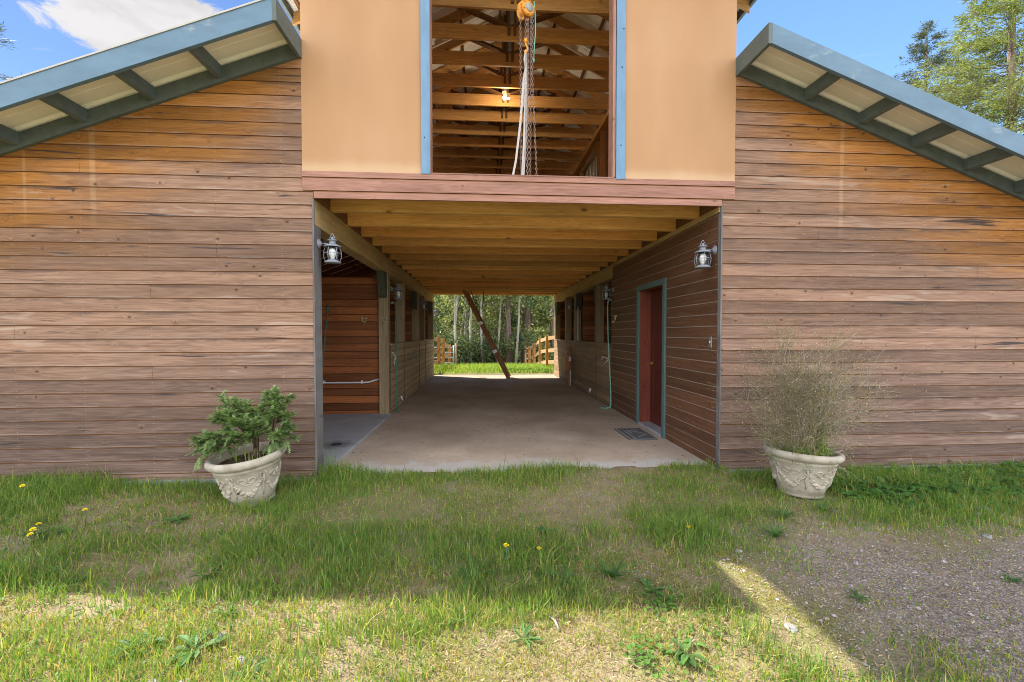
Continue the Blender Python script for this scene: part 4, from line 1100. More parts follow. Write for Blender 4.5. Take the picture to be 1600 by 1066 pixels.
def lawn(x, y):
    """density 0..1, height, dryness of the yard grass"""
    n1 = fbm(x, y, 1.3, 21); n2 = fbm(x, y, 4.5, 22); n3 = fbm(x, y, .55, 23)
    d = sst(n1 * .5 + n2 * .5, .36, .62) * .72 + .16
    h = .038 + .050 * sst(n1, .4, .75)
    dry = .34 - .25 * sst(n1, .45, .7)
    lit = sst(-y, 1.85, 2.2)
    wall = sst(y, -.55, -.08) * ((x < -.05) | (x > W + .05)); 
    d = np.maximum(d, wall * .85); h = h + wall * .032 * (.4 + n2); dry = dry * (1 - .7 * wall)
    for cx, cy, rx, ry, dd, hh in ((2.05, -.12, .9, .34, .95, .085), (2.5, .0, .45, .2, 1., .115), (.22, -.02, .32, .28, 1., .13), (.75, -.15, .4, .2, .6, .06), (-2.4, -.75, 1.3, .5, .8, .06), (-.2, -1.25, 1.0, .30, .75, .06), (1.0, -1.5, .75, .22, .85, .065), (-1.2, -1.75, .9, .25, .9, .08), (.5, -1.9, .8, .15, .8, .07),
                                (3.0, -1.35, .6, .18, .95, .085), (3.7, -1.05, .55, .22, .9, .075), (5.6, -.45, 1.6, .55, 1., .10), (4.9, -1.0, .9, .3, .8, .07), (2.6, -1.35, .5, .22, .8, .06), (3.95, .0, .35, .22, .8, .08), (7.2, -.7, 1.2, .8, .9, .09), (-.25, -2.35, 1.0, .35, .8, .05), (1.1, -2.3, .5, .2, .7, .05), (2.9, -2.45, .35, .2, .8, .05), (-.1, -2.4, 1.5, .42, .95, .045), (1.2, -2.15, .8, .25, .8, .04), (5.2, -1.05, 1.3, .28, .85, .07)):
        b = blob(x, y, cx, cy, rx, ry) * (.25 + 1.25 * n2 * (.4 + n1)); b = np.clip(b, 0, 1)
        d = np.maximum(d, b * dd); h = np.maximum(h, .03 + hh * b); dry = dry * (1 - .6 * b)
    # gravel court and trodden bare patches
    for cx, cy, rx, ry, k in ((4.6, -2.1, 1.25, .70, .80), (6.2, -2.1, 2.2, .72, .78), (3.32, -2.2, .34, .62, .96), (3.3, -.75, .7, .25, .75), (.75, -.75, .55, .28, .75), (2.2, -2.5, .75, .3, .72), (1.9, -1.85, .8, .08, .5), (-.6, -.95, .7, .2, .6), (-2.0, -1.35, .6, .2, .6), (2.7, -1.95, .4, .15, .7), (.9, -1.98, .6, .08, .4), (2.95, -.18, .5, .3, .6)):
        b = np.clip(blob(x, y, cx, cy, rx, ry) * 2.0 * (.5 + n2), 0, 1) * k
        d = d * (1 - b); h = h * (1 - .45 * b)
    h = np.where(y < -1.95, np.minimum(h, .075), h); dry = np.where(y < -2.0, dry + .22, dry)
    d = np.where((x > .03) & (x < W - .03) & (y > .02 + .42 * (n2 - .35)), d * .03, d)
    d = np.where((y > -.015) & ((x < .06) | (x > W - .05)), 0, d)
    return d, h, np.clip(dry, 0, 1)
def scatter(x0, x1, y0, y1, n):
    x = RNG.uniform(x0, x1, n); y = RNG.uniform(y0, y1, n); d, h, dry = lawn(x, y)
    k = (RNG.uniform(0, 1, n) < d) & ~in_pot(x, y); return x[k], y[k], h[k], dry[k]
parts = [scatter(-.9, 5.2, -2.95, -1.75, 110000), scatter(-4.2, 8.2, -1.75, .35, 230000), scatter(-4.2, -.9, -2.95, -1.75, 20000), scatter(5.2, 8.2, -2.95, -1.75, 12000), scatter(-7., 11., -8., -2.95, 60000)]
X = np.concatenate([p[0] for p in parts]); Y = np.concatenate([p[1] for p in parts]); H = np.concatenate([p[2] for p in parts]); D = np.concatenate([p[3] for p in parts])
hh = H * RNG.uniform(.4, 1.4, len(X)) * (.65 + .8 * fbm(X, Y, 9., 71, 2)); tall = RNG.uniform(0, 1, len(X)) < .03; hh = np.where(tall, hh * 1.7, hh)
gr = blades('grass', X, Y, ground_z(X, Y), hh, np.where(RNG.uniform(0, 1, len(X)) < .12, RNG.uniform(.005, .0085, len(X)), RNG.uniform(.0022, .0048, len(X))), gcol(len(X), 0, .1) * 0 + np.where((RNG.uniform(0, 1, len(X)) < D)[:, None], gcol(len(X), 1.), gcol(len(X), .12, .25)), .62)
tag(gr, kind='stuff')
# fine moss-like turf and straw litter lying on the soil
n = 80000; x = np.concatenate([RNG.uniform(-1.2, 5.4, n), RNG.uniform(-4, 8, n // 2)]); y = np.concatenate([RNG.uniform(-2.9, -1.6, n), RNG.uniform(-1.7, .05, n // 2)])
k = (fbm(x, y, 2.3, 31) + .35 * fbm(x, y, 9, 32) > .60) & (RNG.uniform(0, 1, len(x)) < np.where((x > 3.3) & (y < -1.2), .12, 1)) & ~in_pot(x, y) & ~((x > 0) & (x < W) & (y > .0)); x, y = x[k], y[k]
c = np.array([.32, .34, .07]) * RNG.uniform(.6, 1.3, len(x))[:, None]; kk = (RNG.uniform(0, 1, len(x)) < .35)[:, None]; c = np.where(kk, np.array([.33, .235, .085]) * RNG.uniform(.7, 1.2, len(x))[:, None], c)
mo = blades('moss_turf', x, y, ground_z(x, y), RNG.uniform(.008, .024, len(x)), RNG.uniform(.002, .0045, len(x)), c, .8); tag(mo, kind='stuff')
n = 46000; x = RNG.uniform(-4, 8, n); y = RNG.uniform(-2.95, .15, n); x[:16000] = RNG.uniform(-.8, 5., 16000); y[:16000] = RNG.uniform(-2.9, -1.7, 16000)
k = ((fbm(x, y, 1.7, 41) > .42)) & ~in_pot(x, y) & ((RNG.uniform(0, 1, n) < .35) | ~((x > 3.4) & (y < -1.2))); x, y = x[k], y[k]; n = len(x)
a = RNG.uniform(0, np.pi, n); ln = RNG.uniform(.008, .030, n); w_ = RNG.uniform(.0010, .0022, n); z = ground_z(x, y) + .003; t = RNG.normal(0, .16, n)
ux, uy = np.cos(a), np.sin(a); V = np.zeros((n, 4, 3), np.float32)
for i, (s, q) in enumerate(((-1, -1), (1, -1), (1, 1), (-1, 1))): V[:, i] = np.stack([x + ux * ln * s / 2 - uy * w_ * q, y + uy * ln * s / 2 + ux * w_ * q, z + t * ln * s / 2 + np.abs(t) * ln / 2 + q * .0008], 1)
c = np.array([.42, .33, .20]) * RNG.uniform(.45, 1.25, n)[:, None]; b = np.arange(n) * 4
st = big_mesh('straw_litter', V.reshape(-1, 3), [np.stack([b, b + 1, b + 2, b + 3], 1)], M['dry'], np.repeat(c[:, None], 4, 1).reshape(-1, 3)); tag(st, kind='stuff')
# wisps of hay and dirt crumbs on the aisle floor
n = 5200; x = RNG.uniform(.06, W - .05, n); y = RNG.uniform(.2, 10.4, n); e = np.minimum(x, W - x)
k = RNG.uniform(0, 1, n) < np.clip(.10 + .9 * np.exp(-e / .22) + .6 * (fbm(x, y, 1.4, 44) > .62), 0, 1); x, y = x[k], y[k]; n = len(x)
a = RNG.uniform(0, np.pi, n); ln = RNG.uniform(.008, .045, n); w_ = RNG.uniform(.0012, .0035, n); ux, uy = np.cos(a), np.sin(a); V = np.zeros((n, 4, 3), np.float32)
for i, (s, q) in enumerate(((-1, -1), (1, -1), (1, 1), (-1, 1))): V[:, i] = np.stack([x + ux * ln * s / 2 - uy * w_ * q, y + uy * ln * s / 2 + ux * w_ * q, np.full(n, .004) + q * .001], 1)
c = np.where((RNG.uniform(0, 1, n) < .55)[:, None], np.array([.42, .33, .19]), np.array([.10, .08, .06])) * RNG.uniform(.5, 1.2, n)[:, None]; b = np.arange(n) * 4
hw_ = big_mesh('hay_litter', V.reshape(-1, 3), [np.stack([b, b + 1, b + 2, b + 3], 1)], M['dry'], np.repeat(c[:, None], 4, 1).reshape(-1, 3)); tag(hw_, kind='stuff')
# loose gravel
n = 15000; x = RNG.uniform(2.6, 8., n); y = RNG.uniform(-2.95, -1.0, n); x[:2600] = RNG.uniform(-4, 4, 2600); y[:2600] = RNG.uniform(-2.9, -.2, 2600)
k = (fbm(x, y, 1.1, 51) + sst(x, 2.7, 3.6) * .4 > .62) & ~in_pot(x, y); x, y = x[k], y[k]; n = len(x)
r = RNG.gamma(3., .0012, n) + .0018; base = np.array([(1, 0, 0), (0, 1, 0), (-1, 0, 0), (0, -1, 0), (0, 0, .7), (0, 0, -.7)], float)
V = base[None] * r[:, None, None] * RNG.uniform(.6, 1.4, (n, 6, 1)); ca = RNG.uniform(0, 6.28, n); V[:, :, 0], V[:, :, 1] = V[:, :, 0] * np.cos(ca)[:, None] - V[:, :, 1] * np.sin(ca)[:, None], V[:, :, 0] * np.sin(ca)[:, None] + V[:, :, 1] * np.cos(ca)[:, None]
V += np.stack([x, y, ground_z(x, y) + r * .3], 1)[:, None]; b = (np.arange(n) * 6)[:, None]
F = np.concatenate([b + np.array([f]) for f in ((0, 1, 4), (1, 2, 4), (2, 3, 4), (3, 0, 4))]); c = np.array([.25, .225, .21]) * RNG.uniform(.5, 1.7, n)[:, None]
gv = big_mesh('loose_gravel', V.reshape(-1, 3), [F], M['dry'], np.repeat(c[:, None], 6, 1).reshape(-1, 3)); tag(gv, kind='stuff')
# tall grass behind the barn
n = 60000; x = RNG.uniform(-6, 10, n); y = RNG.uniform(10.9, 14.4, n)
k = RNG.uniform(0, 1, n) < sst(y + .5 * (fbm(x, y, 1.5, 61) - .5) , 11.1, 11.6); x, y = x[k], y[k]
bg = blades('grass_behind_barn', x, y, ground_z(x, y), RNG.uniform(.05, .17, len(x)) * (.5 + sst(y, 11, 12.2)), RNG.uniform(.006, .012, len(x)), gcol(len(x), .25) * 1.5, .45); tag(bg, kind='stuff')

# ------------------------------------------------------------------ rosette weeds
def leafmesh(kind, seed):
    rg = np.random.default_rng(seed); V = []; F = []; T = []
    nl = {'dandelion': 15, 'plantain': 11, 'tuft': 34, 'clover': 40}[kind]
    for i in range(nl):
        a = rg.uniform(0, 6.283); 
        if kind == 'tuft': ln = rg.uniform(.13, .25); wd = .011; el = rg.uniform(.5, 1.35)
        elif kind == 'dandelion': ln = rg.uniform(.08, .16); wd = rg.uniform(.018, .028); el = rg.uniform(.12, .8)
        elif kind == 'plantain': ln = rg.uniform(.07, .13); wd = rg.uniform(.028, .042); el = rg.uniform(.15, .8)
        else: ln = rg.uniform(.03, .06); wd = .03; el = rg.uniform(.5, 1.2)
        ox, oy = (rg.normal(0, .05, 2) if kind == 'clover' else rg.normal(0, .008, 2)); m_ = 7
        col = np.array([.085, .185, .05]) * rg.uniform(.7, 1.45) if kind != 'clover' else np.array([.10, .22, .04]) * rg.uniform(.8, 1.3)
        b0 = len(V); r = 0.; z = 0.
        for j in range(m_ + 1):
            t = j / m_
            if kind == 'clover': prof = 0.06 if t < .6 else math.sin((t - .6) / .4 * math.pi) ** .7 + .05
            elif kind == 'tuft': prof = (1 - t) ** .6
            else: prof = max(.16, math.sin(min(1, t * 1.02) * math.pi) ** .8 * (.45 + .75 * t)) * (1 if j % 2 or kind != 'dandelion' else .62)
            if j == m_: prof = .03
            wv = wd * prof / 2; tt = el - t * el * 1.1 if kind != 'clover' else (el if t < .6 else .1)
            if j: r += ln / m_ * math.cos(tt); z += ln / m_ * math.sin(tt)
            c, s = math.cos(a), math.sin(a)
            for q in (-1, 0, 1): V.append((ox + c * r - s * wv * q, oy + s * r + c * wv * q, z + (0 if q == 0 else wv * .35) + .004)); T.append(col * (.8 if q == 0 else 1))
        for j in range(m_):
            for q in (0, 1): k = b0 + j * 3 + q; F.append((k, k + 1, k + 4, k + 3))
    o = big_mesh('weed', np.array(V), [np.array(F)], M['grass'], np.array(T)); return o
WEED = {k: [leafmesh(k, s) for s in range(n)] for k, n in (('dandelion', 3), ('plantain', 2), ('tuft', 2), ('clover', 1))}
usedw = set()
def weed(kind, x, y, s, label):
    src = WEED[kind][int(RNG.integers(len(WEED[kind])))]
    o = src if src.name not in usedw else src.copy()
    if o is src: usedw.add(src.name)
    else: COL.objects.link(o)
    o.name = {'dandelion': 'dandelion_plant', 'plantain': 'plantain_plant', 'tuft': 'grass_tuft', 'clover': 'clover_plant'}[kind]
    if o is src: usedw.add(o.name)
    o.location = (x, y, float(ground_z(x, y)) + .002); o.rotation_euler = (0, 0, RNG.uniform(0, 6)); s *= 1.1; o.scale = (s, s, s * .9)
    tag(o, label, {'dandelion': 'weed', 'plantain': 'weed', 'tuft': 'grass tuft', 'clover': 'clover'}[kind], 'weeds in the yard')
for a in (('tuft', 1.585, -1.80, .80, 'dark green spiky tuft in the shade, in the middle of the yard'),
          ('dandelion', 1.50, -2.16, .62, 'lone small green rosette on sunlit bare soil below the dark spiky tuft'),
          ('dandelion', 1.83, -2.36, .70, 'sunlit rosette nearest the bottom edge, in the middle on bare soil'),
          ('tuft', 2.13, -1.88, .62, 'dark tuft with broad blades beside the clover, in the shade'),
          ('dandelion', 2.00, -1.80, .72, 'flat dark rosette between the dark spiky tuft and the clover'),
          ('tuft', 2.42, -1.86, .78, 'large dark tuft at the shadow line beside the lit strip of soil'),
          ('dandelion', 2.58, -2.02, .80, 'leafy rosette half in the sun next to the lit strip of soil'),
          ('clover', 2.12, -1.60, 1.0, 'pale green clover patch in the shade near the dandelion flowers'),
          ('clover', 2.62, -2.12, .9, 'bright clover patch on the edge of the lit soil'),
          ('plantain', 2.55, -2.50, .9, 'bright broad-leaved weed at the bottom edge of the lit soil'),
          ('clover', 2.35, -2.52, .9, 'bright low clover patch at the bottom edge of the picture'),
          ('plantain', .30, -2.32, 1.05, 'large pale broad-leaved weed in the sunny corner'),
          ('plantain', .02, -2.28, .95, 'pale flattened broad-leaved weed at the sunny lawn edge'),
          ('dandelion', .28, -2.05, .62, 'small rosette on a bare patch in the sunlit lawn'),
          ('plantain', -.80, -1.72, .9, 'grey-green broad leaves where the shadow ends at the frame edge'),
          ('plantain', -1.02, -1.60, .9, 'upright broad leaf weed at the outer end of the shadow line'),
          ('dandelion', -.05, -1.68, .85, 'dark rosette in the shade above the shadow line'),
          ('dandelion', -1.5, -1.05, 1.1, 'dark leafy dandelion in the shade below the yellow flowers'),
          ('plantain', -.75, -.85, .9, 'dark broad rosette on thin grass beside the tilted planter'),
          ('tuft', 4.02, -1.12, .8, 'drooping grass tuft before the dry bush planter'),
          ('tuft', 4.45, -1.02, .75, 'upright grass tuft at the foot of the dry bush planter'),
          ('tuft', 3.75, -1.42, .8, 'loose tuft on the edge of the gravel court'),
          ('dandelion', 3.72, -2.15, .5, 'tiny green weed alone in the shaded gravel'),
          ('dandelion', 4.75, -2.1, .5, 'small weed far out in the gravel court'),
          ('plantain', 2.1, -1.25, .7, 'small plantain among the short grass in mid yard'),
          ('dandelion', .62, -2.48, .6, 'sunlit rosette near the stone at the bottom edge')):
    weed(*a)
# broad-leaved cover beside the dry bush
lv = []
rgc = np.random.default_rng(4)
def cover(name, pts, size, col):
    V = []; F = []; T = []
    for (x, y) in pts:
        z0 = float(ground_z(x, y)); a = rgc.uniform(0, 6.28); ln = size * rgc.uniform(.6, 1.3); wd = ln * .38; el = rgc.uniform(.2, 1.0); c, s = math.cos(a), math.sin(a); h0 = rgc.uniform(.0, .07) * size / .1
        cc = np.array(col) * rgc.uniform(.65, 1.4); b0 = len(V); r = 0; z = z0 + h0
        for j in range(5):
            t = j / 4; wv = wd / 2 * max(.05, math.sin(max(.04, t) * math.pi * .97)); tt = el - t * 1.0
            if j: r += ln / 4 * math.cos(tt); z += ln / 4 * math.sin(tt)
            for q in (-1, 1): V.append((x + c * r - s * wv * q, y + s * r + c * wv * q, z)); T.append(cc)
        for j in range(4): k = b0 + j * 2; F.append((k, k + 1, k + 3, k + 2))
    o = big_mesh(name, np.array(V), [np.array(F)], M['grass'], np.array(T)); tag(o, kind='stuff'); return o
pts = [(x, y) for x, y in zip(rgc.normal(5.55, .62, 1500), rgc.normal(-.62, .22, 1500)) if x > 4.85 and y < -.05] + [(x, y) for x, y in zip(rgc.uniform(6.3, 9., 700), rgc.normal(-.35, .2, 700)) if y < -.05]
cover('leafy_ground_cover', pts, .10, (.07, .175, .035))
pts = list(zip(rgc.uniform(-3.5, -.9, 300), rgc.normal(-.95, .3, 330))) + list(zip(rgc.normal(2.1, .25, 180), rgc.normal(-1.62, .1, 180))) + list(zip(rgc.normal(2.65, .15, 140), rgc.normal(-2.3, .2, 140))) + list(zip(rgc.normal(-.4, .4, 120), rgc.normal(-2.1, .2, 120)))
cover('low_weed_leaves', [p for p in pts if p[1] < -.1 and not bool(in_pot(p[0], p[1]))], .038, (.11, .21, .045))
pts = list(zip(rgc.uniform(2.3, 4.4, 500), rgc.normal(11.9, .35, 500)))
cover('bright_weeds_behind_barn', pts, .16, (.17, .30, .05))

# dandelion flowers
proto = None
for i, (x, y, h, lab) in enumerate(((-2.62, -.42, .14, 'yellow dandelion flower highest by the siding at the frame edge'), (-2.55, -.55, .12, 'yellow dandelion flower just below the highest one by the siding'), (-2.27, -.45, .13, 'single yellow dandelion flower in the grass below the siding'),
        (-1.37, -.92, .13, 'yellow dandelion flower alone beside the group of three'), (-1.50, -1.13, .12, 'top yellow dandelion flower of the group of three'), (-1.47, -1.20, .11, 'middle yellow dandelion flower of the group of three'), (-1.43, -1.26, .10, 'lowest yellow dandelion flower of the group of three'),
        (1.78, -1.70, .15, 'large round yellow dandelion flower above the dark spiky tuft'), (1.99, -1.70, .11, 'small yellow dandelion flower beside the clover'), (3.12, -1.38, .07, 'tiny yellow dandelion flower near the tip of the lit strip'))):
    root = empty('dandelion_flower', (x, y, float(ground_z(x, y)))); tag(root, lab, 'flower', 'dandelion flowers in the grass')
    if proto is None:
        a = MB(); a.tube([(0, 0, 0), (.004, 0, .5), (0, 0, 1.)], .0022, 5); am = a.mesh('stalk'); am.materials.append(M['green_hose'])
        b = MB(); rg = random.Random(2)
        for k in range(46):
            t = rg.uniform(0, 6.28); el = rg.uniform(.1, 1.3); r = .019
            c = Vector((math.cos(t) * math.cos(el), math.sin(t) * math.cos(el), math.sin(el) * .55)) * r; q = Vector((-math.sin(t), math.cos(t), 0)) * .0035
            b.add([Vector((0, 0, .0)) - q * .3, Vector((0, 0, 0)) + q * .3, c + q, c - q], [(0, 1, 2, 3)])
        bm_ = b.mesh('flower_head'); bm_.materials.append(M['petal']); proto = (am, bm_)
    o = bpy.data.objects.new('stalk', proto[0]); COL.objects.link(o); o.parent = root; o.scale = (1, 1, h)
    o = bpy.data.objects.new('flower_head', proto[1]); COL.objects.link(o); o.parent = root; o.location = (0, 0, h); o.rotation_euler = (R(random.uniform(-5, 30)), R(random.uniform(-15, 15)), 0)
# stones
for i, (x, y, s, lab) in enumerate(((3.17, -2.36, .028, 'pale flat stone on the lit strip of soil'), (.25, -2.52, .030, 'pale stone at the bottom edge in the sunny grass'), (.55, -2.40, .026, 'grey sharp stone in the sunlit lawn'), (.38, -2.52, .022, 'dark small stone near the bottom edge'), (3.35, -1.62, .022, 'small pale stone at the top of the gravel court'), (5.75, -1.12, .05, 'large grey stone beside the leafy ground cover'), (5.6, -1.2, .035, 'dark stone next to the large grey stone'), (4.98, -1.1, .03, 'dark stone in the grass behind the gravel'), (5.25, -1.55, .03, 'whitish stone on the gravel at the frame edge'), (.36, -2.22, .024, 'thin grey stone in the middle of the sunlit grass'))):
    rg = random.Random(i); m = MB(); vs = []; n1, n2 = 5, 8
    for a in range(n1 + 1):
        for b in range(n2):
            t = math.pi * a / n1; p = 2 * math.pi * b / n2; r = s * rg.uniform(.75, 1.15); vs.append((r * math.sin(t) * math.cos(p) * 1.3, r * math.sin(t) * math.sin(p), r * math.cos(t) * .55))
    m.add(vs, [(a * n2 + b, a * n2 + (b + 1) % n2, (a + 1) * n2 + (b + 1) % n2, (a + 1) * n2 + b) for a in range(n1) for b in range(n2)])
    o = m.build('stone', M['stone'], None, 0, (x, y, float(ground_z(x, y)) + s * .2)); o.rotation_euler = (0, 0, rg.uniform(0, 6)); tag(o, lab, 'stone', 'loose stones')
root = MB(); root.tube([(0, 0, 0), (.02, -.04, .004), (.03, -.11, .0)], [.005, .006, .004], 6); o = root.build('stick', M['bark_pale'], None, 0, (1.98, -2.20, float(ground_z(1.98, -2.2)) + .008)); tag(o, 'short pale stick lying on the sunlit soil', 'stick')

# ------------------------------------------------------------------ the dwarf conifer in its planter
def sprays(tips, rg, ln=.10, col=(.055, .14, .035), nn=16, flat=.35, nl=.022, nw=.0045):
    """needled sprays: each a short twig with needles both sides; tips = list of (pos, dir)"""
    V = []; F = []; T = []
    for p, d in tips:
        d = d.normalized(); up = Vector((0, 0, 1)); s = d.cross(up); s = s.normalized() if s.length > .05 else Vector((1, 0, 0)); u = s.cross(d)
        L_ = ln * rg.uniform(.6, 1.25); cc = np.array(col) * rg.uniform(.65, 1.35)
        for k in range(nn):
            t = k / nn; base = p + d * (L_ * t) - Vector((0, 0, 1)) * (L_ * .35 * t * t); sg = 1 if k % 2 else -1
            n_ = (s * sg * (1 - .4 * t) + d * .75 + u * rg.uniform(-flat, flat)).normalized() * nl * rg.uniform(.8, 1.2) * (1.1 - .4 * t)
            q = d * nw; b = len(V); V += [base - q, base + q, base + n_]; F.append((b, b + 1, b + 2)); c2 = cc * rg.uniform(.85, 1.15) * (1 + .25 * t); T += [c2] * 3
        b = len(V); q = s * .002; e_ = p + d * L_ - Vector((0, 0, 1)) * (L_ * .35); V += [p - q, p + q, e_]; F.append((b, b + 1, b + 2)); T += [cc * .7] * 3
    return np.array([tuple(v) for v in V]), np.array(F), np.array(T)
def conifer_shrub():
    rg = random.Random(12); x0, y0, z0 = POT1[0] + .02, POT1[1], POT1[2] + .36
    root = empty('dwarf_conifer', (x0, y0, z0)); tag(root, 'green dwarf conifer with layered sprays growing in the tilted planter', 'shrub')
    st = MB(); tips = []
    def limb(p, q, r, n_, spread, droop):
        p, q = Vector(p), Vector(q); mid = (p + q) / 2 + Vector((rg.uniform(-.03, .03), rg.uniform(-.03, .03), .04)); pts = [p, mid, q]; st.tube(pts, [r, r * .7, r * .35], 6)
        for i in range(n_):
            t = rg.uniform(.35, 1.02); b = p.lerp(mid, t * 2) if t < .5 else mid.lerp(q, (t - .5) * 2)
            ax = (q - p).normalized(); dd = Vector((rg.uniform(-1, 1), rg.uniform(-1, 1), rg.uniform(-.35, .55))) + ax * .75; dd.normalize()
            tw = b + dd * rg.uniform(.03, spread); st.tube([b, tw], [.0028, .0016], 4)
            for k in range(9): tips.append((b.lerp(tw, rg.uniform(.3, 1.)), (dd + Vector((rg.uniform(-.7, .7), rg.uniform(-.7, .7), rg.uniform(-.35, .25))))))
    stx = (.0, .0, 0.); limb(stx, (.02, .0, .26), .028, 0, .1, 0)
    for (tx, ty, tz, n_) in ((-.40, -.03, .17, 26), (-.36, -.15, .23, 26), (-.30, .08, .33, 26), (-.22, -.12, .40, 28), (-.12, .02, .47, 24), (-.06, -.16, .36, 26), (.02, .06, .38, 20), (-.34, -.18, .10, 20), (-.20, -.24, .24, 24), (-.44, .0, .09, 18), (.05, -.1, .30, 18), (.07, .0, .53, 9), (-.26, .02, .50, 10), (-.02, -.22, .25, 14)):
        limb((.01, 0, rg.uniform(.08, .22)), (tx, ty, tz), .011, n_, .085, 0)
    limb((.145, .0, -.01), (.15, .0, .30), .010, 0, .1, 0)
    for (tx, ty, tz, n_) in ((.16, -.02, .56, 22), (.24, -.02, .55, 10), (.31, -.03, .54, 7), (.18, .02, .42, 14), (.27, -.04, .38, 12), (.12, -.05, .34, 10), (.28, .0, .26, 12), (.22, -.08, .22, 12), (.31, -.02, .19, 6), (.17, -.03, .16, 8)):
        limb((.15, 0, rg.uniform(.12, .30)), (tx, ty, tz), .006, n_, .06, 0)
    st.build('stem', M['stem'], root)
    v, f, t = sprays(tips, rg, .075, (.21, .30, .115), nw=.0065); big_mesh('foliage', v, [f], M['needle'], t, root)
    n = 120; a = RNG.uniform(0, 6.28, n); r = RNG.uniform(.05, .26, n)
    blades('weedy_grass', r * np.cos(a), r * np.sin(a), np.zeros(n), RNG.uniform(.05, .17, n), np.full(n, .004), gcol(n, .6), .4, root)
conifer_shrub()
def dry_bush():
    rg = random.Random(31); x0, y0, z0 = POT2[0] - .02, POT2[1], POT2[2] + .335
    root = empty('dry_bush', (x0, y0, z0)); tag(root, 'dry brown twiggy bush with tiny pale seed heads in a stone planter', 'shrub')
    V = []; F = []; T = []; pods = []
    def stick(p, q, r, c):
        d = (q - p).normalized(); a = d.cross(Vector((.3, .8, .2))).normalized(); b_ = d.cross(a); k = len(V)
        for base, rr in ((p, r), (q, r * .7)):
            for i in range(3): t = i * 2.0944; V.append(base + a * (math.cos(t) * rr) + b_ * (math.sin(t) * rr)); T.append(c)
        for i in range(3): j = (i + 1) % 3; F.append((k + i, k + j, k + 3 + j, k + 3 + i))
    def grow(p, d, ln, r, lev):
        n = 4 if lev < 2 else 3; c = np.array([.275, .24, .135]) * rg.uniform(.55, 1.35)
        if rg.random() < .10: c = np.array([.33, .32, .30]) * rg.uniform(.8, 1.2)
        for i in range(n):
            q = p + d * (ln / n); stick(p, q, r * 1.3 * (1 - .16 * i), c); p = q
            d = (d + Vector((rg.gauss(0, .15), rg.gauss(0, .15), rg.gauss(.02, .10)))).normalized()
            if lev < 3 and (i > 0 or lev == 0):
                for _ in range(rg.choice((1, 2, 2, 3) if lev else (2, 3, 3))):
                    e = (d * .75 + Vector((rg.gauss(0, .62), rg.gauss(0, .55), rg.gauss(.1, .45)))).normalized(); grow(p, e, ln * rg.uniform(.42, .66), r * .58, lev + 1)
        if lev >= 2 and rg.random() < .22: pods.append(p)
    for i in range(17):
        a = rg.uniform(0, 6.283); s = rg.uniform(.05, .72); d = Vector((math.cos(a) * s, math.sin(a) * s * .62, 1.1)).normalized()
        grow(Vector((math.cos(a) * rg.uniform(.02, .15), math.sin(a) * rg.uniform(.02, .12), 0)), d, rg.uniform(.48, .82) * (1.02 - .30 * s), .0042, 0)
    for i in range(70):
        a = rg.uniform(0, 6.283); d = Vector((math.cos(a), math.sin(a) * .5, rg.uniform(.1, .9))).normalized(); grow(Vector((math.cos(a) * .1, math.sin(a) * .08, rg.uniform(.0, .2))), d, rg.uniform(.16, .34), .0028, 2)
    big_mesh('twigs', np.array([tuple(v) for v in V]), [np.array(F)], M['dry'], np.array(T), root)
    P = np.array([tuple(p) for p in pods]); n = len(P); r = RNG.uniform(.0028, .0058, n); base = np.array([(1, 0, 0), (0, 1, 0), (-1, 0, 0), (0, -1, 0), (0, 0, 1), (0, 0, -1)], float)
    Q = P[:, None] + base[None] * r[:, None, None]; b = (np.arange(n) * 6)[:, None]; Fp = np.concatenate([b + np.array([f]) for f in ((0, 1, 4), (1, 2, 4), (2, 3, 4), (3, 0, 4), (1, 0, 5), (2, 1, 5), (3, 2, 5), (0, 3, 5))])
    c = np.array([.50, .40, .25]) * RNG.uniform(.6, 1.3, n)[:, None]; o = big_mesh('seed_heads', Q.reshape(-1, 3), [Fp], M['dry'], np.repeat(c[:, None], 6, 1).reshape(-1, 3), root)
    n = 420; a = RNG.uniform(0, 6.28, n); r = RNG.uniform(.03, .27, n); hx = RNG.uniform(.06, .24, n)
    blades('weedy_grass', r * np.cos(a), r * np.sin(a), np.zeros(n), hx, np.full(n, .004), gcol(n, .35, .3), .55, root)
    n = 40; blades('tall_green_blades', .17 + RNG.normal(0, .03, n), RNG.normal(-.05, .03, n), np.zeros(n), RNG.uniform(.25, .62, n), np.full(n, .007), gcol(n, .1), .08, root)
    print('bush sticks', len(F) // 3)
dry_bush()

# ------------------------------------------------------------------ fences behind the barn
def fence(name, label, pts, rails, rail_mat):
    root = empty(name, (pts[0][0], pts[0][1], 0)); tag(root, label, 'fence'); ox, oy = pts[0][0], pts[0][1]
    for (x, y, zt, h) in pts:
        m = MB(); m.box(x - ox - .065, x - ox + .065, y - oy - .06, y - oy + .06, zt - h, zt); m.build('post', M['fence'], root, .008)
    for a, b in zip(pts[:-1], pts[1:]):
        for dz in rails:
            m = MB(); m.beam((a[0] - ox, a[1] - oy + .08, a[2] - dz), (b[0] - ox, b[1] - oy + .08, b[2] - dz), .04, .14); m.build('rail', rail_mat, root, .004)
def fp(px, py, y):      # a fence post top seen in this direction at distance y (only used to fix the true fence line)
    return None
fence('rail_fence', 'golden wooden rail fence curving away beyond the far end beside the slatted gate', [(-1.35, 10.95, 1.40, 1.5), (-.85, 11.7, 1.40, 1.5), (-.33, 12.6, 1.385, 1.5), (-.12, 13.4, 1.36, 1.5), (-.02, 14.3, 1.22, 1.5), (.15, 15.6, .93, 1.5)], (.16, .62, 1.08), M['fence_rail'])
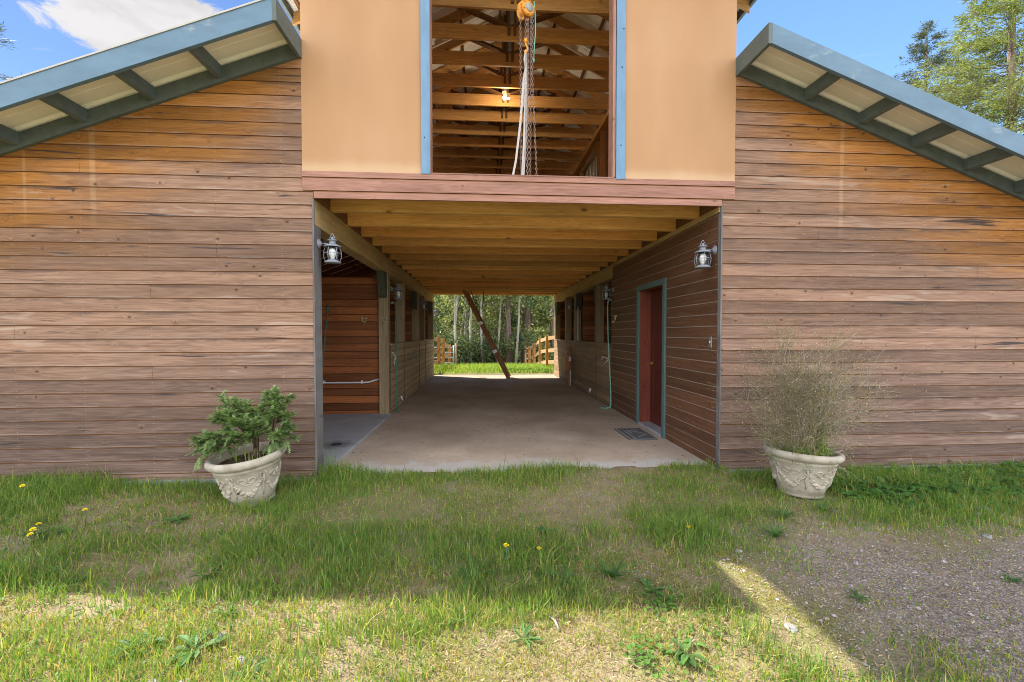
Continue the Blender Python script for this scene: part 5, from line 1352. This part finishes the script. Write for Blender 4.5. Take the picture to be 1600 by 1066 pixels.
fence('rail_fence', 'curved wooden rail fence with pale rails running to the pale green gate', [(4.42, 11.35, 1.44, 1.6), (4.20, 12.6, 1.36, 1.5), (4.10, 13.9, 1.25, 1.5), (4.02, 15.5, .98, 1.5), (4.0, 17.2, .82, 1.5)], (.12, .60, 1.05), M['fence_rail'])
root = empty('field_gate', (3.98, 17.3, -.6)); tag(root, 'pale green tubular gate beside the curved rail fence', 'gate')
m = MB(); m.box(-.16, .02, 1.1, 1.25, -.2, 1.75); m.build('gate_post', M['fence'], root, .008)
m = MB()
for k in range(5): m.tube([(.0, .02, .22 + .26 * k), (-.09, 1.05, .26 + .26 * k)], .028, 8)
m.tube([(.0, .02, .15), (.0, .02, 1.35)], .028, 8); m.tube([(-.09, 1.05, .15), (-.09, 1.05, 1.35)], .028, 8); m.build('gate_bars', M['gate_green'], root)
root = empty('field_gate', (-.9, 15.2, -.25)); tag(root, 'grey metal gate partly hidden behind the golden rail fence', 'gate')
m = MB()
for k in range(5): m.tube([(-1.2, 0, .15 + .23 * k), (1.25, .15, .15 + .23 * k)], .03, 8)
for x in (-1.2, 0., 1.25): m.tube([(x, .075 + .06 * x, .0), (x, .075 + .06 * x, 1.15)], .03, 8)
m.build('gate_bars', M['galv'], root)
m = MB(); m.tube([(1.36, .16, -.3), (1.36, .16, 1.25)], .05, 8); m.build('gate_post', M['post'], root)

# ------------------------------------------------------------------ trees
def leaf_cloud(P, size, col, rg, droop=.3):
    n = len(P); a = rg.normal(0, 1, (n, 3)); a[:, 2] -= droop; a /= np.linalg.norm(a, axis=1)[:, None]; b = rg.normal(0, 1, (n, 3)); b = np.cross(a, b); b /= np.linalg.norm(b, axis=1)[:, None]
    s = size * rg.uniform(.6, 1.4, n)[:, None]; V = np.stack([P, P + a * s * .5 + b * s * .28, P + a * s, P + a * s * .5 - b * s * .28], 1)
    k = np.arange(n) * 4; c = np.array(col)[None] * rg.uniform(.6, 1.4, n)[:, None] if np.ndim(col) == 1 else col * rg.uniform(.75, 1.25, n)[:, None]
    return V.reshape(-1, 3), np.stack([k, k + 1, k + 2, k + 3], 1), np.repeat(c[:, None], 4, 1).reshape(-1, 3)
def broad_tree(x, y, h, r0, seed, label, lean=(0, 0), bark='bark', col=(.075, .125, .035), nleaf=5200, low=.12, rad=2.2, size=.15, group='woodland trees beyond the barn'):
    rg = np.random.default_rng(seed); pr = random.Random(seed); z0 = float(ground_z(x, y)) - .1
    root = empty('broadleaf_tree', (x, y, z0)); tag(root, label, 'tree', group)
    tk = MB(); pts = []; n = 7
    for i in range(n + 1):
        t = i / n; pts.append((lean[0] * t * h + .12 * h * .08 * math.sin(t * 5 + seed), lean[1] * t * h + .05 * math.sin(t * 4 + seed * 2), t * h * .93))
    tk.tube(pts, [r0 * (1.25 if i == 0 else 1) * (1 - .82 * i / n) + .012 for i in range(n + 1)], 9)
    P = []
    nb = 17
    for i in range(nb):
        t = low + (1 - low) * (i + pr.random()) / nb; f = t * n; k = min(int(f), n - 1); p = Vector(pts[k]).lerp(Vector(pts[k + 1]), f - k)
        a = pr.uniform(0, 6.283); el = pr.uniform(-.15, .75); ln = rad * (1.05 - .6 * t) * pr.uniform(.6, 1.2)
        d = Vector((math.cos(a) * math.cos(el), math.sin(a) * math.cos(el), math.sin(el))); q1 = p + d * ln * .5 + Vector((0, 0, .1)); q2 = p + d * ln + Vector((0, 0, -.12 * ln))
        tk.tube([p, q1, q2], [r0 * .28 * (1.1 - t), r0 * .16 * (1.1 - t) + .006, .006], 5)
        for j in range(3):
            b = q1.lerp(q2, pr.random()); e = b + Vector((pr.gauss(0, .5), pr.gauss(0, .5), pr.gauss(-.1, .4))) * ln * .42; tk.tube([b, e], [.012, .004], 4)
            m_ = nleaf // (nb * 5); P.append(np.array(e) + rg.normal(0, 1, (m_, 3)) * np.array([.30, .30, .20]) * ln * .5)
        m_ = nleaf // (nb * 5) * 2; s = rg.uniform(.3, 1.05, m_)[:, None]; P.append(np.array(p) + (np.array(q2) - np.array(p)) * s + rg.normal(0, .13, (m_, 3)) * ln)
    tk.build('trunk', M[bark], root)
    P = np.concatenate(P); P = P[P[:, 2] > .15]; clump = fbm(P[:, 0] * 1.3 + seed, P[:, 2] * 1.3, 1.1, seed, 2)
    c = np.array(col)[None] * (.65 + .8 * clump[:, None]); c[:, 0] *= 1 + .5 * (clump - .5)
    v, f, t = leaf_cloud(P, size, c, rg); big_mesh('crown', v, [f], M['leaf'], t, root)
T = [(2.93, 19.0, 11, .17, 1, 'brown-trunked tree standing just behind the ladder foot', (.012, 0), 'bark', 0),
     (3.98, 20.5, 12, .27, 2, 'thick dark leaning trunk near the curved fence', (.085, 0), 'bark', 0),
     (.62, 21.5, 11, .10, 3, 'slim pale tree behind the golden fence', (.05, 0), 'bark_pale', 1),
     (1.55, 22.5, 12, .13, 4, 'straight pale tree in the middle of the thicket', (.0, 0), 'bark_pale', 1),
     (.0, 24.0, 12, .12, 5, 'slender leaning pale tree at the outer side of the golden fence', (.11, 0), 'bark_pale', 0),
     (2.25, 25.0, 13, .15, 6, 'dark tree deep in the thicket behind the ladder', (-.02, 0), 'bark', 2),
     (4.4, 24.5, 13, .2, 7, 'bright leafy tree behind the curved fence', (.0, 0), 'bark', 1),
     (5.6, 20.0, 10, .16, 8, 'leafy tree by the lower end of the curved fence', (0, 0), 'bark', 1),
     (-1.8, 20.0, 11, .18, 9, 'dense tree beyond the slatted metal gate', (0, 0), 'bark', 2),
     (-4.6, 23.0, 13, .2, 10, 'wide tree out beyond the wash bay wing', (0, 0), 'bark', 0),
     (7.8, 24.0, 13, .22, 12, 'tall tree out beyond the door side wing', (0, 0), 'bark', 0),
     (3.4, 28.0, 14, .2, 13, 'pale green tree far back between the two brown trunks', (0, 0), 'bark', 1),
     (.9, 29.0, 14, .2, 14, 'dark tree far back behind the pale trunks', (0, 0), 'bark', 2),
     (-2.6, 29.0, 14, .2, 15, 'tall tree far back beyond the golden fence', (0, 0), 'bark', 0),
     (.30, 17.2, 8.5, .055, 21, 'thin pale sapling close behind the golden fence', (.02, 0), 'bark_pale', 1),
     (1.05, 17.9, 9, .06, 22, 'thin straight sapling left of the brown trunks', (.03, 0), 'bark_pale', 1),
     (1.72, 18.2, 9, .065, 23, 'thin pale sapling just left of the ladder foot', (-.03, 0), 'bark_pale', 0),
     (2.5, 18.8, 10, .05, 24, 'thin sapling between the ladder and the brown trunk', (.015, 0), 'bark_pale', 1),
     (3.35, 18.0, 10, .055, 25, 'thin pale sapling between the two brown trunks', (.03, 0), 'bark_pale', 1),
     (-.2, 18.6, 10, .075, 26, 'pale sapling leaning over the golden fence', (.13, 0), 'bark_pale', 0),
     (6.3, 30.0, 14, .2, 16, 'tall bright tree far back beyond the green gate', (0, 0), 'bark', 1)]
cols = [(.155, .19, .085), (.23, .27, .105), (.105, .145, .07)]
for (x, y, h, r0, s, lab, ln, bk, ci) in T: broad_tree(x, y, h, r0, s, lab, ln, bk, cols[ci], 6000 if r0 > .08 else 1700, .10 if r0 > .08 else .42, 2.3 if h < 13 else 2.8, .15 if y < 24 else .2)
# understorey bushes
UB = [(.55, 17.6, 1.5, 'dark leafy bush at the foot of the golden fence'), (1.5, 18.6, 1.7, 'dark green bush left of the ladder foot'), (2.2, 19.6, 1.2, 'low bush just behind the ladder foot'), (3.2, 22.0, 1.4, 'yellow-green bush between the two brown trunks'), (-.6, 19.0, 1.8, 'tall bush behind the grey metal gate'), (4.9, 19.2, 1.2, 'bright bush behind the curved fence'), (1.0, 24.5, 2.6, 'tall dark bush deep in the thicket'), (2.9, 25.5, 2.4, 'tall pale bush deep in the thicket')]
for i, (x, y, h, lab) in enumerate(UB):
    rg = np.random.default_rng(70 + i); root = empty('bush', (x, y, float(ground_z(x, y)))); tag(root, lab, 'bush', 'understorey bushes')
    st = MB(); P = []
    for k in range(14):
        a = rg.uniform(0, 6.28); d = np.array([math.cos(a) * rg.uniform(.1, .75), math.sin(a) * rg.uniform(.1, .6), 1.]) * h * rg.uniform(.55, 1.); st.tube([(0, 0, 0), tuple(d * .5 + rg.normal(0, .06, 3)), tuple(d)], [.02, .012, .005], 5)
        P.append(d + rg.normal(0, .16, (150, 3)) * h * .9); P.append(d * .55 + rg.normal(0, .17, (90, 3)) * h)
    st.build('stem', M['bark'], root); P = np.concatenate(P); P = P[P[:, 2] > .02]; c = np.array(cols[(2, 2, 0, 1, 0, 1, 2, 1)[i]]) * (.8 + .5 * fbm(P[:, 0], P[:, 2], 3., i)[:, None])
    v, f, t = leaf_cloud(P, .12, c, rg, .1); big_mesh('foliage', v, [f], M['leaf'], t, root)
# the far wood: one mass
rg = np.random.default_rng(99); n = 95000; x = rg.uniform(-80, 85, n); y = rg.uniform(33, 46, n); z = rg.uniform(0, 1, n) ** .8 * (8 + 5 * fbm(x, y * 0, .12, 77)) - 2.1
x[:26000] = rg.uniform(-5, 12, 26000); z[:26000] = rg.uniform(-2., 7., 26000); y[:26000] = rg.uniform(32, 42, 26000)
cl = fbm(x, z * 1.4, .55, 78); k = cl + rg.uniform(-.15, .15, n) > .33; P = np.stack([x, y, z], 1)[k]; cl = cl[k]
c = np.array([.125, .165, .07]) * (.5 + 1.2 * cl[:, None]); v, f, t = leaf_cloud(P, .42 + .5 * (np.abs(P[:, 0:1] - 3) > 12), c, rg); o = big_mesh('distant_woods', v, [f], M['leaf'], t); tag(o, kind='stuff')

def conifer(x, y, h, rad, seed, label, col, trunk_r=.28, dens=1., start=.12, drop=-.15, leafn=26, wid=.10, ln=.34, top=.9, name='conifer_tree', group='conifers around the barn'):
    rg = random.Random(seed); nr = np.random.default_rng(seed); z0 = float(ground_z(x, y)) - .1; root = empty(name, (x, y, z0)); tag(root, label, 'tree', group)
    tk = MB(); tk.tube([(0, 0, 0), (.05, 0, h * .4), (0, .05, h * .75), (0, 0, h)], [trunk_r * 1.2, trunk_r * .75, trunk_r * .35, .02], 9)
    A = []; B = []; nb = int(95 * dens)
    for i in range(nb):
        t = start + (1 - start) * ((i + rg.random()) / nb); r = min(rad * (1 - t) ** top * .95 + .12, 5.2) * rg.uniform(.55, 1.15); a = rg.uniform(0, 6.283); el = drop + .55 * t + rg.uniform(-.12, .12)
        p = Vector((0, 0, t * h)); d = Vector((math.cos(a) * math.cos(el), math.sin(a) * math.cos(el), math.sin(el))); q = p + d * r; mid = p + d * r * .55 - Vector((0, 0, .06 * r)); tk.tube([p, mid, q], [.045 * (1.1 - t), .022 * (1.1 - t) + .004, .006], 5)
        sd = d.cross(Vector((0, 0, 1))).normalized()
        for j in range(int(3 + r * 3.4)):
            s = rg.uniform(.22, 1.); b = p.lerp(mid, s / .55) if s < .55 else mid.lerp(q, (s - .55) / .45); e = (sd * rg.choice((-1, 1)) * rg.uniform(.3, 1) + d * rg.uniform(.3, .9) + Vector((0, 0, rg.uniform(-.35, .3)))).normalized(); l2 = r * .30 * (1.15 - s * .5) * rg.uniform(.6, 1.3)
            tk.tube([b, b + e * l2], [.008, .003], 3, cap=False)
            for k in range(leafn):
                w = rg.uniform(.1, 1.05); A.append(b + e * l2 * w + Vector((rg.gauss(0, .09), rg.gauss(0, .09), rg.gauss(0, .06)))); B.append(e * .8 + d * .4 + Vector((rg.gauss(0, .5), rg.gauss(0, .5), rg.gauss(-.05, .4))))
    tk.build('trunk', M['bark'], root); A = np.array([tuple(v) for v in A]); B = np.array([tuple(v) for v in B]); B /= np.linalg.norm(B, axis=1)[:, None]; n = len(A)
    s = np.cross(B, nr.normal(0, 1, (n, 3))); s /= np.linalg.norm(s, axis=1)[:, None]; l_ = ln * nr.uniform(.5, 1.2, n)[:, None]; w = wid * nr.uniform(.6, 1.2, n)[:, None]
    V = np.stack([A, A + B * l_ * .45 + s * w / 2, A + B * l_, A + B * l_ * .45 - s * w / 2], 1); k = np.arange(n) * 4; cl = fbm(A[:, 0] + A[:, 1], A[:, 2], .9, seed, 2)[:, None]; c = np.array(col) * (.55 + .9 * cl) * nr.uniform(.75, 1.25, n)[:, None]
    big_mesh('crown', V.reshape(-1, 3), [np.stack([k, k + 1, k + 2, k + 3], 1)], M['needle'], np.repeat(c[:, None], 4, 1).reshape(-1, 3), root); print(label[:30], n)
conifer(28.4, 16.2, 24.5, 10.4, 201, 'tall bright yellow-green conifer above the rake of the door side roof', (.235, .28, .09), .34, 3.4, .36, -.12, 24, .045, .22, 1.15)
conifer(28.3, 20.4, 20.8, 7.0, 202, 'darker thin-topped conifer behind the bright yellow-green one', (.08, .10, .052), .25, 2.2, .4, -.2, 17, .036, .19, .8)
conifer(34., 14., 17., 4., 203, 'conifer at the outer side of the bright yellow-green one', (.14, .18, .05), .3, .9, .2, -.1, 22, .05, .24, .8)
conifer(-19.2, 14.5, 17.5, 4.2, 204, 'long-needled pine whose branch tip shows beside the white cloud', (.075, .095, .055), .26, .55, .3, .05, 17, .025, .30, .62, 'pine_tree')
# ================================================================== LIGHT, SKY, CAMERA
SUN = Vector((-.748, .40, 1.)).normalized()
el = math.asin(SUN.z)
Nw = NT('World', True); scn.world = Nw.m
sky = Nw.n('ShaderNodeTexSky', sky_type='NISHITA'); sky.sun_disc = False; sky.sun_elevation = el
sky.sun_rotation = math.atan2(SUN.x, SUN.y); sky.altitude = 600; sky.air_density = 1.0; sky.dust_density = .15; sky.ozone_density = 1.6
gen = Nw.n('ShaderNodeTexCoord').outputs['Generated']
hs = Nw.n('ShaderNodeHueSaturation'); hs.inputs['Saturation'].default_value = 1.12; Nw.put(hs.inputs['Color'], sky.outputs[0])
dot = Nw.n('ShaderNodeVectorMath', operation='DOT_PRODUCT'); Nw.put(dot.inputs[0], gen); Nw.put(dot.inputs[1], tuple(SUN))
glow = Nw.ss(dot.outputs['Value'], .25, .95, 1., .42)      # sky colour multiplied down towards the sun
hs_out = Nw.mix(1., hs.outputs[0], Nw.comb(glow, glow, Nw.math('ADD', Nw.math('MULTIPLY', glow, .9), .1)), 'MULTIPLY')
dx, dy, dz = Nw.sep(gen)
zc = Nw.math('MAXIMUM', dz, .06)
pl = Nw.comb(Nw.math('DIVIDE', dx, zc), Nw.math('DIVIDE', dy, zc), 0.)       # a flat cloud layer overhead
n1 = Nw.noise(pl, 1.6, 9, .60, .25); n2 = Nw.noise(pl, 7.5, 12, .70, .5)
def bank(cx, cy, r):
    d = Nw.math('SQRT', Nw.math('ADD', Nw.math('POWER', Nw.math('SUBTRACT', Nw.math('DIVIDE', dx, zc), cx), 2.), Nw.math('POWER', Nw.math('SUBTRACT', Nw.math('DIVIDE', dy, zc), cy), 2.)))
    return Nw.ss(d, r, r * .15)
b = Nw.math('MAXIMUM', bank(-1.15, 1.57, .42), Nw.math('MULTIPLY', bank(-.95, 1.45, .24), .95))
for (cx, cy, r, k) in ((-4.2, -1.5, 2.2, .8), (2.5, -3.0, 2.4, .8), (5.5, 3.6, 1.6, .5), (-3, -4, 3., .7)): b = Nw.math('MAXIMUM', b, Nw.math('MULTIPLY', bank(cx, cy, r), k))
cl = Nw.math('ADD', Nw.math('MULTIPLY', b, .52), Nw.math('ADD', Nw.math('MULTIPLY', n1, .18), Nw.math('MULTIPLY', n2, .85)))
cm = Nw.ss(cl, .72, .90)
wisp = Nw.noise(Nw.vmath('MULTIPLY', pl, (2.2, 5.5, 1.)), 1.3, 6, .62, .8)
cm = Nw.math('MAXIMUM', cm, Nw.math('MULTIPLY', Nw.ss(wisp, .60, .78), .38))
cm = Nw.math('MULTIPLY', cm, Nw.ss(dz, .02, .14))
back = Nw.ss(dy, .05, -.35)                                              # unseen bright cloud field behind the viewer, added to light facade and interior
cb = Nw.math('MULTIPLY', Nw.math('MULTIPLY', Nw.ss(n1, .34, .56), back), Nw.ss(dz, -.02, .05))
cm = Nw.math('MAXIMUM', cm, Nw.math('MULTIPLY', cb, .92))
cgain = Nw.math('ADD', 1., Nw.math('MULTIPLY', back, CLOUD_FILL))
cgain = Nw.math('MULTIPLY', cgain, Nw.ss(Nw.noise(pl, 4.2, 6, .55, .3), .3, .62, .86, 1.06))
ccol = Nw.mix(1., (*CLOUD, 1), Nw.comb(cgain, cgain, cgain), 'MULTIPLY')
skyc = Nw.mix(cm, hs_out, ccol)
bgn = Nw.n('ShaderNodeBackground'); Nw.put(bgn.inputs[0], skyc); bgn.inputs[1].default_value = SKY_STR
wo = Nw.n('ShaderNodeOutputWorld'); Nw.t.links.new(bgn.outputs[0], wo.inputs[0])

sl_ = bpy.data.lights.new('sun', 'SUN'); sl_.energy = SUN_STR; sl_.angle = R(.53); sl_.color = (1., .93, .80)
so = bpy.data.objects.new('sun', sl_); COL.objects.link(so); so.rotation_euler = SUN.to_track_quat('Z', 'Y').to_euler(); so.location = (-10, 8, 14)

cam = bpy.data.cameras.new('camera'); co = bpy.data.objects.new('camera', cam); COL.objects.link(co); scn.camera = co
cam.sensor_fit = 'HORIZONTAL'; cam.sensor_width = 36.; cam.lens = 680.36 / 1600 * 36; cam.shift_y = 6.6 / 1600; cam.clip_end = 2000; cam.clip_start = .05
yaw, pitch, roll = .0687, -.0264, -.0007
f = Vector((math.sin(yaw) * math.cos(pitch), math.cos(yaw) * math.cos(pitch), math.sin(pitch))); r0 = Vector((math.cos(yaw), -math.sin(yaw), 0)); u0 = r0.cross(f)
rr = r0 * math.cos(roll) + u0 * math.sin(roll); uu = -r0 * math.sin(roll) + u0 * math.cos(roll)
co.matrix_world = Matrix(((rr.x, uu.x, -f.x, 1.6327), (rr.y, uu.y, -f.y, -4.3992), (rr.z, uu.z, -f.z, 1.4317), (0, 0, 0, 1)))
scn.view_settings.view_transform = 'Standard'; scn.view_settings.look = 'None'; scn.view_settings.exposure = EXPO; scn.view_settings.gamma = 1
scn.cycles.use_denoising = True; scn.cycles.max_bounces = 10; scn.cycles.diffuse_bounces = 6; scn.cycles.transparent_max_bounces = 24; scn.cycles.sample_clamp_indirect = 8
scn.render.engine = 'CYCLES'; scn.cycles.filter_width = .95; scn.cycles.denoising_prefilter = 'NONE'
